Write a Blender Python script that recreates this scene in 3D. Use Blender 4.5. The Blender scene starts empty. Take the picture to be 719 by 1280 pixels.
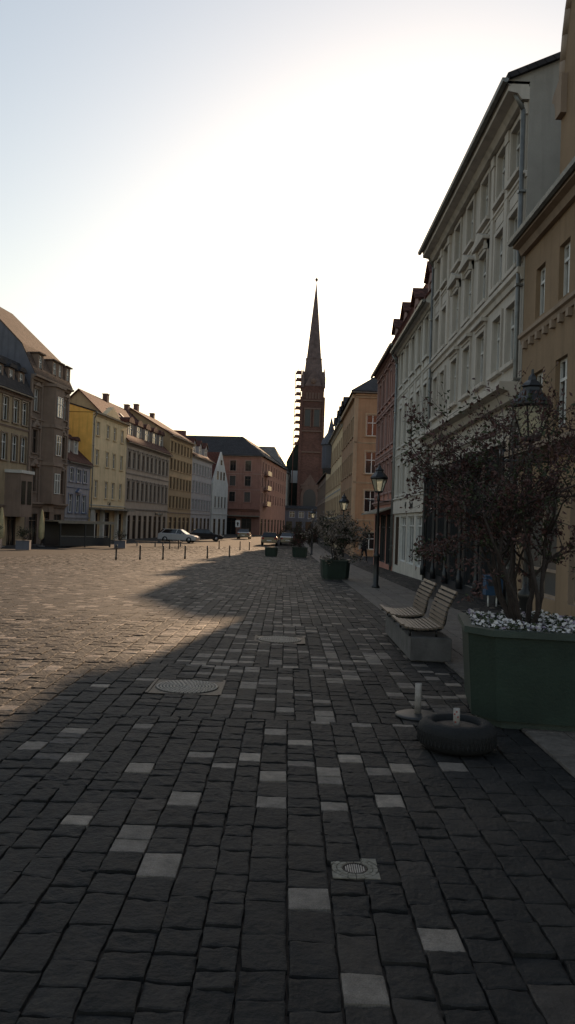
import bpy, bmesh, math, random
import numpy as np
from mathutils import Vector, Matrix
R = math.radians
C = bpy.context.scene.collection
SC = bpy.context.scene
random.seed(7)
rng = np.random.default_rng(11)

# ------------------------------------------------------------------ camera
cam_d = bpy.data.cameras.new("camera"); cam = bpy.data.objects.new("camera", cam_d); C.objects.link(cam)
cam_d.sensor_fit = 'VERTICAL'; cam_d.sensor_height = 32; cam_d.lens = 25.0
cam_d.clip_start = 0.05; cam_d.clip_end = 6000
cam.matrix_world = Matrix.Translation((0, 0, 1.7)) @ Matrix.Rotation(R(90 + .745), 4, 'X') @ Matrix.Rotation(R(2.0), 4, 'Z')
SC.camera = cam

# ------------------------------------------------------------------ light
SUN_AZ = 10.0      # degrees to the right of the street axis (+Y)
SUN_EL = 14.9
w = bpy.data.worlds.new("World"); SC.world = w; w.use_nodes = True
nt = w.node_tree
sky = nt.nodes.new('ShaderNodeTexSky'); sky.sky_type = 'NISHITA'; sky.sun_disc = False
sky.sun_elevation = R(SUN_EL); sky.sun_rotation = R(SUN_AZ)
sky.altitude = 180; sky.air_density = 1.5; sky.dust_density = 1.1; sky.ozone_density = 2.0
gm = nt.nodes.new('ShaderNodeGamma'); gm.inputs[1].default_value = .8
hs = nt.nodes.new('ShaderNodeHueSaturation'); hs.inputs['Saturation'].default_value = .88; hs.inputs['Value'].default_value = 1.02
wb = nt.nodes.new('ShaderNodeMixRGB'); wb.blend_type = 'MULTIPLY'; wb.inputs[0].default_value = 1; wb.inputs[2].default_value = (1.06, .985, .945, 1)
nt.links.new(sky.outputs[0], gm.inputs[0]); nt.links.new(gm.outputs[0], hs.inputs['Color']); nt.links.new(hs.outputs[0], wb.inputs[1])
nt.links.new(wb.outputs[0], nt.nodes['Background'].inputs[0])
nt.nodes['Background'].inputs[1].default_value = 0.15
sl = bpy.data.lights.new("sun", 'SUN'); sl.energy = 5.0; sl.angle = R(.5); sl.color = (1, .68, .42)
so = bpy.data.objects.new("sun", sl); C.objects.link(so)
sd = Vector((math.sin(R(SUN_AZ)) * math.cos(R(SUN_EL)), math.cos(R(SUN_AZ)) * math.cos(R(SUN_EL)), math.sin(R(SUN_EL))))
so.rotation_euler = sd.to_track_quat('Z', 'Y').to_euler()
SC.view_settings.view_transform = 'Standard'; SC.view_settings.look = 'None'
SC.view_settings.gamma = 1; SC.view_settings.exposure = 0.62

# ------------------------------------------------------------------ helpers
def gz(y):
    if y < 8: return 0.0
    if y < 14: return -.018 * (y - 8) ** 2 / 12
    if y < 58: return -.018 * (y - 11)
    if y < 64: t = (y - 58) / 6; return -.846 - .054 * (2 * t - t * t)
    return -.9

def tag(o, label=None, cat=None, group=None, kind=None):
    if label: o['label'] = label
    if cat: o['category'] = cat
    if group: o['group'] = group
    if kind: o['kind'] = kind
    return o

def thing(name, label, cat, loc=(0, 0, 0), rz=0, group=None):
    o = bpy.data.objects.new(name, None); o.empty_display_size = .2; C.objects.link(o)
    o.location = loc; o.rotation_euler = (0, 0, rz)
    return tag(o, label, cat, group)

class MB:
    def __init__(s): s.v = []; s.f = []; s.m = []; s.mats = []; s.sm = []
    def mi(s, mat):
        if mat not in s.mats: s.mats.append(mat)
        return s.mats.index(mat)
    def add(s, vs, fs, mat, smooth=False):
        b = len(s.v); s.v += [tuple(p) for p in vs]; k = s.mi(mat)
        for f in fs: s.f.append([i + b for i in f]); s.m.append(k); s.sm.append(smooth)
    def quad(s, a, b, c, d, mat): s.add([a, b, c, d], [(0, 1, 2, 3)], mat)
    def box(s, x0, x1, y0, y1, z0, z1, mat, M=None):
        vs = [Vector(p) for p in ((x0,y0,z0),(x1,y0,z0),(x1,y1,z0),(x0,y1,z0),(x0,y0,z1),(x1,y0,z1),(x1,y1,z1),(x0,y1,z1))]
        if M is not None: vs = [M @ p for p in vs]
        s.add(vs, [(3,2,1,0),(4,5,6,7),(0,1,5,4),(1,2,6,5),(2,3,7,6),(3,0,4,7)], mat)
    def tube(s, p, q, r0, r1, mat, n=8, cap=True):
        p = Vector(p); q = Vector(q); d = (q - p)
        if d.length < 1e-6: return
        d.normalize(); a = d.orthogonal().normalized(); b = d.cross(a)
        vs = [p + (a * math.cos(t) + b * math.sin(t)) * r0 for t in [2 * math.pi * i / n for i in range(n)]]
        vs += [q + (a * math.cos(t) + b * math.sin(t)) * r1 for t in [2 * math.pi * i / n for i in range(n)]]
        fs = [(i, (i + 1) % n, n + (i + 1) % n, n + i) for i in range(n)]
        if cap: fs += [tuple(range(n))[::-1], tuple(range(n, 2 * n))]
        s.add(vs, fs, mat, n > 5)
    def path(s, pts, r, mat, n=8):
        for i in range(len(pts) - 1): s.tube(pts[i], pts[i + 1], r, r, mat, n)
    def lathe(s, prof, mat, n=20, c=(0, 0, 0), smooth=True, rot=0):
        vs = []; m = len(prof)
        for r, z in prof:
            for i in range(n):
                t = 2 * math.pi * i / n + rot
                vs.append((c[0] + r * math.cos(t), c[1] + r * math.sin(t), c[2] + z))
        fs = [(j * n + i, j * n + (i + 1) % n, (j + 1) * n + (i + 1) % n, (j + 1) * n + i) for j in range(m - 1) for i in range(n)]
        fs += [tuple(range(n))[::-1], tuple(range((m - 1) * n, m * n))]
        s.add(vs, fs, mat, smooth)
    def prism(s, poly, y0, y1, mat, axis='y'):          # poly in (x,z), extruded along y
        n = len(poly)
        if axis == 'y': vs = [(x, y0, z) for x, z in poly] + [(x, y1, z) for x, z in poly]
        elif axis == 'x': vs = [(y0, x, z) for x, z in poly] + [(y1, x, z) for x, z in poly]
        else: vs = [(x, z, y0) for x, z in poly] + [(x, z, y1) for x, z in poly]
        s.add(vs, [tuple(range(n)), tuple(range(n, 2 * n))[::-1]] + [(i, n + i, n + (i + 1) % n, (i + 1) % n) for i in range(n)], mat)
    def mesh(s, name, bevel=0):
        me = bpy.data.meshes.new(name); me.from_pydata(s.v, [], s.f)
        for m in s.mats: me.materials.append(m)
        me.polygons.foreach_set('material_index', s.m)
        me.polygons.foreach_set('use_smooth', s.sm)
        me.validate()
        bm = bmesh.new(); bm.from_mesh(me)
        bmesh.ops.recalc_face_normals(bm, faces=bm.faces)
        if bevel: bmesh.ops.bevel(bm, geom=bm.edges[:], offset=bevel, segments=2, affect='EDGES', clamp_overlap=True)
        bm.to_mesh(me); bm.free(); me.update()
        return me
    def build(s, name, parent=None, loc=(0, 0, 0), rz=0, bevel=0):
        return link(name, s.mesh(name, bevel), parent, loc, rz)

def link(name, me, parent=None, loc=(0, 0, 0), rz=0):
    o = bpy.data.objects.new(name, me); C.objects.link(o)
    o.location = loc; o.rotation_euler = (0, 0, rz)
    if parent: o.parent = parent
    return o

def copy_tree(o, parent=None):
    c = o.copy(); C.objects.link(c); c.parent = parent
    for ch in o.children: copy_tree(ch, c)
    return c

# ------------------------------------------------------------------ materials
def newmat(name):
    m = bpy.data.materials.new(name); m.use_nodes = True
    return m, m.node_tree, m.node_tree.nodes['Principled BSDF']

def mat_noise(name, col, var=.25, scale=3, rough=.85, bump=.2, bscale=40, metal=0, col2=None, spec=.3, grime=0, coat=0):
    m, t, b = newmat(name); N = t.nodes; L = t.links
    tc = N.new('ShaderNodeTexCoord')
    n1 = N.new('ShaderNodeTexNoise'); n1.inputs['Scale'].default_value = scale; n1.inputs['Detail'].default_value = 6; n1.inputs['Roughness'].default_value = .65
    L.new(tc.outputs['Object'], n1.inputs['Vector'])
    rp = N.new('ShaderNodeValToRGB'); rp.color_ramp.elements[0].position = .32; rp.color_ramp.elements[1].position = .68
    a = tuple(c * (1 - var) for c in col) if col2 is None else col2
    bb = tuple(min(1, c * (1 + var * .5)) for c in col)
    rp.color_ramp.elements[0].color = (*a, 1); rp.color_ramp.elements[1].color = (*bb, 1)
    L.new(n1.outputs['Fac'], rp.inputs[0]); out = rp.outputs[0]
    if grime:
        mp = N.new('ShaderNodeMapping'); mp.inputs['Scale'].default_value = (1.4, 1.4, .12); L.new(tc.outputs['Object'], mp.inputs[0])
        n3 = N.new('ShaderNodeTexNoise'); n3.inputs['Scale'].default_value = 2.2; n3.inputs['Detail'].default_value = 8; L.new(mp.outputs[0], n3.inputs['Vector'])
        mr = N.new('ShaderNodeMapRange'); mr.inputs[1].default_value = .5; mr.inputs[2].default_value = .75; mr.inputs[3].default_value = 0; mr.inputs[4].default_value = grime
        L.new(n3.outputs['Fac'], mr.inputs[0])
        mx = N.new('ShaderNodeMixRGB'); mx.inputs[2].default_value = (*(c * .4 for c in col), 1)
        L.new(mr.outputs[0], mx.inputs[0]); L.new(out, mx.inputs[1]); out = mx.outputs[0]
    L.new(out, b.inputs['Base Color'])
    b.inputs['Roughness'].default_value = rough; b.inputs['Metallic'].default_value = metal; b.inputs['Specular IOR Level'].default_value = spec
    if coat: b.inputs['Coat Weight'].default_value = coat; b.inputs['Coat Roughness'].default_value = .05
    if bump:
        n2 = N.new('ShaderNodeTexNoise'); n2.inputs['Scale'].default_value = bscale; n2.inputs['Detail'].default_value = 5
        L.new(tc.outputs['Object'], n2.inputs['Vector'])
        bp = N.new('ShaderNodeBump'); bp.inputs['Strength'].default_value = bump; bp.inputs['Distance'].default_value = .02
        L.new(n2.outputs['Fac'], bp.inputs['Height']); L.new(bp.outputs[0], b.inputs['Normal'])
    return m

def plaster(name, col): return mat_noise(name, col, .16, .9, .92, .25, 30, grime=.45, spec=.15)

def mat_tile(name, col):
    m, t, b = newmat(name); N = t.nodes; L = t.links
    tc = N.new('ShaderNodeTexCoord')
    br = N.new('ShaderNodeTexBrick'); br.inputs['Scale'].default_value = 1; br.inputs['Brick Width'].default_value = .22; br.inputs['Row Height'].default_value = .3
    br.inputs['Mortar Size'].default_value = .018; br.inputs['Color1'].default_value = (*col, 1); br.inputs['Color2'].default_value = (*(c * .6 for c in col), 1)
    br.inputs['Mortar'].default_value = (*(c * .3 for c in col), 1)
    sx = N.new('ShaderNodeSeparateXYZ'); L.new(tc.outputs['Object'], sx.inputs[0])
    ad = N.new('ShaderNodeMath'); ad.operation = 'ADD'; L.new(sx.outputs[1], ad.inputs[0]); L.new(sx.outputs[2], ad.inputs[1])
    cx = N.new('ShaderNodeCombineXYZ'); L.new(sx.outputs[0], cx.inputs[0]); L.new(ad.outputs[0], cx.inputs[1])
    L.new(cx.outputs[0], br.inputs['Vector'])
    n1 = N.new('ShaderNodeTexNoise'); n1.inputs['Scale'].default_value = .8; n1.inputs['Detail'].default_value = 8; L.new(tc.outputs['Object'], n1.inputs['Vector'])
    mx = N.new('ShaderNodeMixRGB'); mx.blend_type = 'MULTIPLY'; mx.inputs[0].default_value = .6
    L.new(br.outputs['Color'], mx.inputs[1]); L.new(n1.outputs['Fac'], mx.inputs[2]); L.new(mx.outputs[0], b.inputs['Base Color'])
    bp = N.new('ShaderNodeBump'); bp.inputs['Strength'].default_value = .6; bp.inputs['Distance'].default_value = .03
    L.new(br.outputs['Fac'], bp.inputs['Height']); bp.invert = True; L.new(bp.outputs[0], b.inputs['Normal'])
    b.inputs['Roughness'].default_value = .9; b.inputs['Specular IOR Level'].default_value = .2
    return m

def mat_brick(name, col):
    m, t, b = newmat(name); N = t.nodes; L = t.links
    tc = N.new('ShaderNodeTexCoord'); sx = N.new('ShaderNodeSeparateXYZ'); L.new(tc.outputs['Object'], sx.inputs[0])
    ad = N.new('ShaderNodeMath'); ad.operation = 'ADD'; L.new(sx.outputs[0], ad.inputs[0]); L.new(sx.outputs[1], ad.inputs[1])
    cx = N.new('ShaderNodeCombineXYZ'); L.new(ad.outputs[0], cx.inputs[0]); L.new(sx.outputs[2], cx.inputs[1])
    br = N.new('ShaderNodeTexBrick'); br.inputs['Scale'].default_value = 1; br.inputs['Brick Width'].default_value = .5; br.inputs['Row Height'].default_value = .25
    br.inputs['Mortar Size'].default_value = .012; br.inputs['Color1'].default_value = (*col, 1); br.inputs['Color2'].default_value = (*(c * .65 for c in col), 1); br.inputs['Mortar'].default_value = (*(c * .7 for c in col), 1)
    L.new(cx.outputs[0], br.inputs['Vector'])
    n1 = N.new('ShaderNodeTexNoise'); n1.inputs['Scale'].default_value = .25; n1.inputs['Detail'].default_value = 8; L.new(tc.outputs['Object'], n1.inputs['Vector'])
    mx = N.new('ShaderNodeMixRGB'); mx.blend_type = 'MULTIPLY'; mx.inputs[0].default_value = .7
    L.new(br.outputs['Color'], mx.inputs[1]); L.new(n1.outputs['Fac'], mx.inputs[2]); L.new(mx.outputs[0], b.inputs['Base Color'])
    b.inputs['Roughness'].default_value = .95
    return m

def mat_stone(name):
    m, t, b = newmat(name); N = t.nodes; L = t.links
    tc = N.new('ShaderNodeTexCoord')
    at = N.new('ShaderNodeAttribute'); at.attribute_name = 'tone'
    rp = N.new('ShaderNodeValToRGB'); e = rp.color_ramp.elements
    e[0].position = 0; e[0].color = (.009, .009, .0095, 1); e[1].position = 1; e[1].color = (.24, .20, .165, 1)
    k = e.new(.45); k.color = (.022, .020, .019, 1); k = e.new(.55); k.color = (.045, .037, .032, 1); k = e.new(.62); k.color = (.075, .067, .063, 1)
    L.new(at.outputs['Fac'], rp.inputs[0])
    n1 = N.new('ShaderNodeTexNoise'); n1.inputs['Scale'].default_value = 9; n1.inputs['Detail'].default_value = 9; n1.inputs['Roughness'].default_value = .7
    L.new(tc.outputs['Object'], n1.inputs['Vector'])
    r2 = N.new('ShaderNodeMapRange'); r2.inputs[1].default_value = .3; r2.inputs[2].default_value = .7; r2.inputs[3].default_value = .6; r2.inputs[4].default_value = 1.35
    L.new(n1.outputs['Fac'], r2.inputs[0])
    mx = N.new('ShaderNodeMixRGB'); mx.blend_type = 'MULTIPLY'; mx.inputs[0].default_value = 1
    L.new(rp.outputs[0], mx.inputs[1]); L.new(r2.outputs[0], mx.inputs[2])
    # trodden dirt and pale spots
    n4 = N.new('ShaderNodeTexNoise'); n4.inputs['Scale'].default_value = 160; n4.inputs['Detail'].default_value = 2; L.new(tc.outputs['Object'], n4.inputs['Vector'])
    r4 = N.new('ShaderNodeMapRange'); r4.inputs[1].default_value = .35; r4.inputs[2].default_value = .65; r4.inputs[3].default_value = .8; r4.inputs[4].default_value = 1.2; L.new(n4.outputs['Fac'], r4.inputs[0])
    m2 = N.new('ShaderNodeMixRGB'); m2.blend_type = 'MULTIPLY'; m2.inputs[0].default_value = 1
    L.new(mx.outputs[0], m2.inputs[1]); L.new(r4.outputs[0], m2.inputs[2])
    n5 = N.new('ShaderNodeTexNoise'); n5.inputs['Scale'].default_value = .9; n5.inputs['Detail'].default_value = 9; n5.inputs['Roughness'].default_value = .7; L.new(tc.outputs['Object'], n5.inputs['Vector'])
    r5 = N.new('ShaderNodeMapRange'); r5.inputs[1].default_value = .48; r5.inputs[2].default_value = .7; r5.inputs[3].default_value = 0; r5.inputs[4].default_value = .55; L.new(n5.outputs['Fac'], r5.inputs[0])
    m5 = N.new('ShaderNodeMixRGB'); m5.inputs[2].default_value = (.05, .041, .034, 1); L.new(r5.outputs[0], m5.inputs[0]); L.new(m2.outputs[0], m5.inputs[1]); L.new(m5.outputs[0], b.inputs['Base Color'])
    n2 = N.new('ShaderNodeTexNoise'); n2.inputs['Scale'].default_value = 22; n2.inputs['Detail'].default_value = 8; n2.inputs['Roughness'].default_value = .6
    L.new(tc.outputs['Object'], n2.inputs['Vector'])
    bp = N.new('ShaderNodeBump'); bp.inputs['Strength'].default_value = .8; bp.inputs['Distance'].default_value = .02
    L.new(n2.outputs['Fac'], bp.inputs['Height']); L.new(bp.outputs[0], b.inputs['Normal'])
    b.inputs['Roughness'].default_value = .72; b.inputs['Specular IOR Level'].default_value = .2
    return m

def simple(name, col, rough=.5, metal=0, spec=.5):
    return mat_noise(name, col, .12, 6, rough, .05, 60, metal, spec=spec)

M = {}
M['stone'] = mat_stone('paving_stone')
M['bed'] = mat_noise('joint_sand', (.045, .036, .03), .4, 8, 1, .5, 60)
M['ground'] = mat_noise('ground_asphalt', (.045, .043, .042), .3, 1.5, .95, .4, 90, spec=.15)
M['asphalt'] = mat_noise('road_asphalt', (.04, .038, .038), .35, 1.2, .95, .4, 90, spec=.1)
M['slab'] = mat_noise('pavement_slab', (.16, .155, .15), .2, 2.5, .75, .3, 60, spec=.2)
M['granite'] = mat_noise('granite', (.30, .29, .27), .3, 60, .7, .2, 90)
M['iron'] = mat_noise('cast_iron', (.025, .022, .021), .4, 20, .55, .4, 60, .7)
M['ironlight'] = mat_noise('worn_iron', (.32, .29, .26), .3, 30, .6, .3, 60, .3)
M['pebble'] = mat_noise('tan_mosaic_stone', (.2, .18, .145), .4, 30, .8, .2, 60)
M['blackmetal'] = mat_noise('black_painted_metal', (.012, .012, .013), .2, 12, .42, .1, 60, 0, spec=.5)
M['zinc'] = mat_noise('zinc_gutter', (.2, .2, .19), .3, 5, .5, .1, 60, .5)
M['glass'] = mat_noise('window_glass', (.012, .013, .014), .3, .6, .12, 0, 10, 0, spec=.6)
M['shopglass'] = mat_noise('shop_glass', (.01, .011, .012), .5, .8, .15, 0, 10, 0, spec=.5)
for k_ in ('glass', 'shopglass'):
    t_ = M[k_].node_tree; b_ = t_.nodes['Principled BSDF']; oi = t_.nodes.new('ShaderNodeObjectInfo'); cr = t_.nodes.new('ShaderNodeValToRGB'); cr.color_ramp.interpolation = 'CONSTANT'
    e_ = cr.color_ramp.elements; e_[0].color = (.012, .013, .014, 1); e_[1].position = .55; e_[1].color = (.03, .028, .026, 1)
    q_ = e_.new(.72); q_.color = (.09, .085, .078, 1); q_ = e_.new(.88); q_.color = (.2, .19, .175, 1) if k_ == 'glass' else (.04, .035, .03, 1)
    t_.links.new(oi.outputs['Random'], cr.inputs[0]); t_.links.new(cr.outputs[0], b_.inputs['Base Color'])
M['frame_white'] = simple('white_window_frame', (.62, .61, .58), .5)
M['frame_brown'] = simple('brown_window_frame', (.07, .04, .025), .5)
M['frame_dark'] = simple('dark_shop_frame', (.02, .022, .026), .4)
M['frame_blue'] = simple('blue_grey_frame', (.12, .15, .24), .5)
M['p_white'] = plaster('white_plaster', (.50, .455, .40)); M['p_whitetrim'] = plaster('pale_stucco_trim', (.55, .50, .44))
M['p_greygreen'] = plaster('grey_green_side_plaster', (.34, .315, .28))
M['p_tan'] = plaster('tan_plaster', (.28, .195, .125)); M['t_tan'] = plaster('tan_sandstone_trim', (.33, .25, .19))
M['p_cream'] = plaster('cream_plaster', (.55, .51, .45)); M['t_cream'] = plaster('cream_trim', (.58, .55, .5))
M['p_pink'] = plaster('salmon_plaster', (.45, .22, .17)); M['t_pink'] = plaster('dusty_pink_trim', (.34, .22, .2))
M['p_ochre'] = plaster('ochre_plaster', (.38, .23, .14)); M['t_ochre'] = plaster('ochre_trim', (.42, .3, .2))
M['p_lyellow'] = plaster('light_yellow_plaster', (.68, .52, .32)); M['p_yellowside'] = plaster('strong_yellow_plaster', (.90, .54, .14))
M['p_brownstone'] = plaster('dark_brown_sandstone', (.22, .16, .125)); M['t_brownstone'] = plaster('brown_stone_trim', (.25, .185, .145))
M['p_oldcream'] = plaster('old_cream_plaster', (.33, .25, .16)); M['p_blue'] = plaster('blue_grey_plaster', (.31, .29, .30))
M['p_grey'] = plaster('beige_grey_plaster', (.42, .33, .26)); M['t_grey'] = plaster('grey_trim', (.32, .27, .23))
M['p_sand'] = plaster('sand_plaster', (.42, .29, .17)); M['p_lilac'] = plaster('pale_lilac_plaster', (.42, .38, .37))
M['p_gable'] = plaster('pale_gable_plaster', (.55, .53, .50)); M['p_red'] = plaster('brick_red_plaster', (.30, .155, .12)); M['t_red'] = plaster('light_red_trim', (.38, .24, .2))
M['p_slate'] = plaster('slate_grey_plaster', (.13, .13, .15))
M['tile_red'] = mat_tile('red_brown_roof_tiles', (.16, .065, .05)); M['tile_brown'] = mat_tile('brown_roof_tiles', (.19, .13, .1))
M['tile_dark'] = mat_tile('dark_slate_roof', (.065, .06, .065)); M['tile_mid'] = mat_tile('red_roof', (.22, .08, .06))
M['brick'] = mat_brick('red_church_brick', (.20, .10, .08)); M['churchtrim'] = plaster('church_sandstone', (.17, .115, .095))
M['copper'] = mat_noise('grey_green_spire_slate', (.14, .10, .095), .4, 1, .8, .3, 6)
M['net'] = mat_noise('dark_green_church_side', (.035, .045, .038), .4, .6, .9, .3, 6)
M['concrete'] = mat_noise('bench_concrete', (.12, .113, .11), .3, 5, .9, .4, 50, grime=.4)
M['wood'] = mat_noise('bench_wood', (.15, .11, .08), .4, 14, .42, .3, 60, spec=.5)
M['planter'] = mat_noise('dark_green_planter', (.016, .03, .022), .3, 3, .6, .15, 40, grime=.5, spec=.35)
M['planter_edge'] = mat_noise('green_planter_rim', (.03, .045, .037), .3, 3, .55, .15, 40, spec=.4)
M['soil'] = mat_noise('soil', (.03, .022, .017), .4, 20, 1, .8, 40)
M['bark'] = mat_noise('shrub_bark', (.045, .034, .03), .4, 12, .9, .5, 50)
M['leaf_red'] = mat_noise('dark_red_leaf', (.085, .04, .036), .5, 8, .6, 0, 10)
M['leaf_green'] = mat_noise('dull_green_leaf', (.045, .055, .025), .4, 8, .6, 0, 10)
M['leaf_pale'] = mat_noise('pale_blossom_leaf', (.26, .21, .18), .5, 8, .7, 0, 10)
M['leaf_dark'] = mat_noise('dark_leaf', (.035, .045, .025), .5, 8, .7, 0, 10)
M['flower_l'] = mat_noise('lilac_petal', (.32, .26, .33), .4, 30, .7, 0, 10)
M['flower_w'] = mat_noise('white_petal', (.6, .56, .55), .3, 30, .7, 0, 10)
M['flower_p'] = mat_noise('purple_petal', (.16, .07, .2), .3, 30, .7, 0, 10)
M['rubber'] = mat_noise('tyre_rubber', (.012, .012, .013), .3, 15, .8, .3, 60)
M['whitepipe'] = mat_noise('scuffed_white_plastic', (.3, .27, .25), .35, 18, .6, .1, 40)
M['redmark'] = simple('red_tape', (.25, .04, .03), .6)
M['lampglass'] = None
m, t, b = newmat('milky_lamp_glass'); b.inputs['Base Color'].default_value = (.75, .70, .52, 1); b.inputs['Roughness'].default_value = .35
b.inputs['Transmission Weight'].default_value = .6; M['lampglass'] = m
M['blue'] = simple('blue_paint', (.015, .055, .12), .6)
M['silver'] = mat_noise('silver_car_paint', (.55, .55, .56), .05, 3, .3, 0, 10, .3, coat=.8)
M['blackcar'] = mat_noise('black_car_paint', (.02, .02, .023), .05, 3, .25, 0, 10, .1, coat=.8)
M['greycar'] = mat_noise('dark_grey_car_paint', (.06, .06, .065), .05, 3, .3, 0, 10, .2, coat=.8)
M['carglass'] = mat_noise('car_glass', (.01, .01, .012), .1, 3, .05, 0, 10, spec=.7)
M['rim'] = simple('alloy_rim', (.4, .4, .4), .35, .8)
M['redlight'] = simple('red_tail_light', (.3, .01, .01), .25)
M['clearlight'] = simple('headlamp', (.6, .6, .58), .15)
M['parasol'] = mat_noise('pale_yellow_parasol_cloth', (.5, .42, .24), .2, 4, .9, .2, 30)
M['canvas'] = mat_noise('beige_canvas', (.22, .19, .15), .2, 4, .9, .2, 30)
M['banner'] = mat_noise('white_banner', (.65, .66, .68), .05, 1, .8, 0, 10)
M['scaff'] = mat_noise('rusty_scaffold', (.16, .07, .055), .3, 3, .7, 0, 10)
M['cloth_dark'] = mat_noise('dark_clothing', (.02, .02, .024), .3, 10, .9, .2, 60)
M['skin'] = mat_noise('skin', (.35, .2, .14), .1, 10, .6, 0, 10)
M['bag'] = mat_noise('grey_bag', (.3, .29, .28), .2, 10, .8, 0, 10)
M['signwhite'] = simple('white_sign', (.7, .7, .68), .5)
M['signblack'] = simple('black_lettering', (.012, .012, .012), .6)
M['signdim'] = simple('dull_lettering', (.16, .15, .14), .6)
M['signpale'] = simple('pale_lettering', (.35, .34, .32), .6)

# ------------------------------------------------------------------ ground
def strip(name, fl, fr, ys, dz, mat, nx=1, thick=0):
    b = MB(); rows = []
    for y in ys:
        x0, x1 = fl(y), fr(y)
        rows.append([(x0 + (x1 - x0) * i / nx, y, gz(y) + dz) for i in range(nx + 1)])
    vs = [p for r in rows for p in r]; n = nx + 1
    b.add(vs, [(j * n + i, j * n + i + 1, (j + 1) * n + i + 1, (j + 1) * n + i) for j in range(len(ys) - 1) for i in range(nx)], mat)
    o = b.build(name); tag(o, kind='structure'); return o

YS = [-60, -20, 0, 8] + [8 + i for i in range(1, 7)] + [20, 30, 40, 50, 58] + [58 + i for i in range(1, 7)]
strip('ground', lambda y: -2500, lambda y: 2500, [-600] + YS + [100, 200, 400, 900, 3500], -.045, M['ground'], 4)
EDGE = lambda y: -14 + .09 * (y - 38.9)
strip('road', lambda y: EDGE(y) - 20, lambda y: EDGE(y) - .02, YS + [100, 150], -.03, M['asphalt'])
strip('square_bed', lambda y: EDGE(y), lambda y: 2.05, YS + [78], -.022, M['bed'])
strip('street', lambda y: EDGE(y), lambda y: 2.04, [78.01, 100, 150, 230], -.025, M['bed'])
strip('pavement_bed', lambda y: 2.06, lambda y: 5.5, YS + [78, 130], -.02, M['bed'])

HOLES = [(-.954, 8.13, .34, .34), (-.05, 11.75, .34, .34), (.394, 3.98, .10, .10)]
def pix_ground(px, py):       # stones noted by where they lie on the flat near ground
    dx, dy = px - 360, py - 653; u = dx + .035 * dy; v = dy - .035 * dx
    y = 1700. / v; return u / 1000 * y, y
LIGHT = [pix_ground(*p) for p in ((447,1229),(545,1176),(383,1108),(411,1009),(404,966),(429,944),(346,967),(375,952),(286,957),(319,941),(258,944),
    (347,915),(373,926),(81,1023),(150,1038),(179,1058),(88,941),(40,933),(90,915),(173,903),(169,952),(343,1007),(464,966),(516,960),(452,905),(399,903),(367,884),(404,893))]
FORCE = [(.2, .22)] * 3

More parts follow.
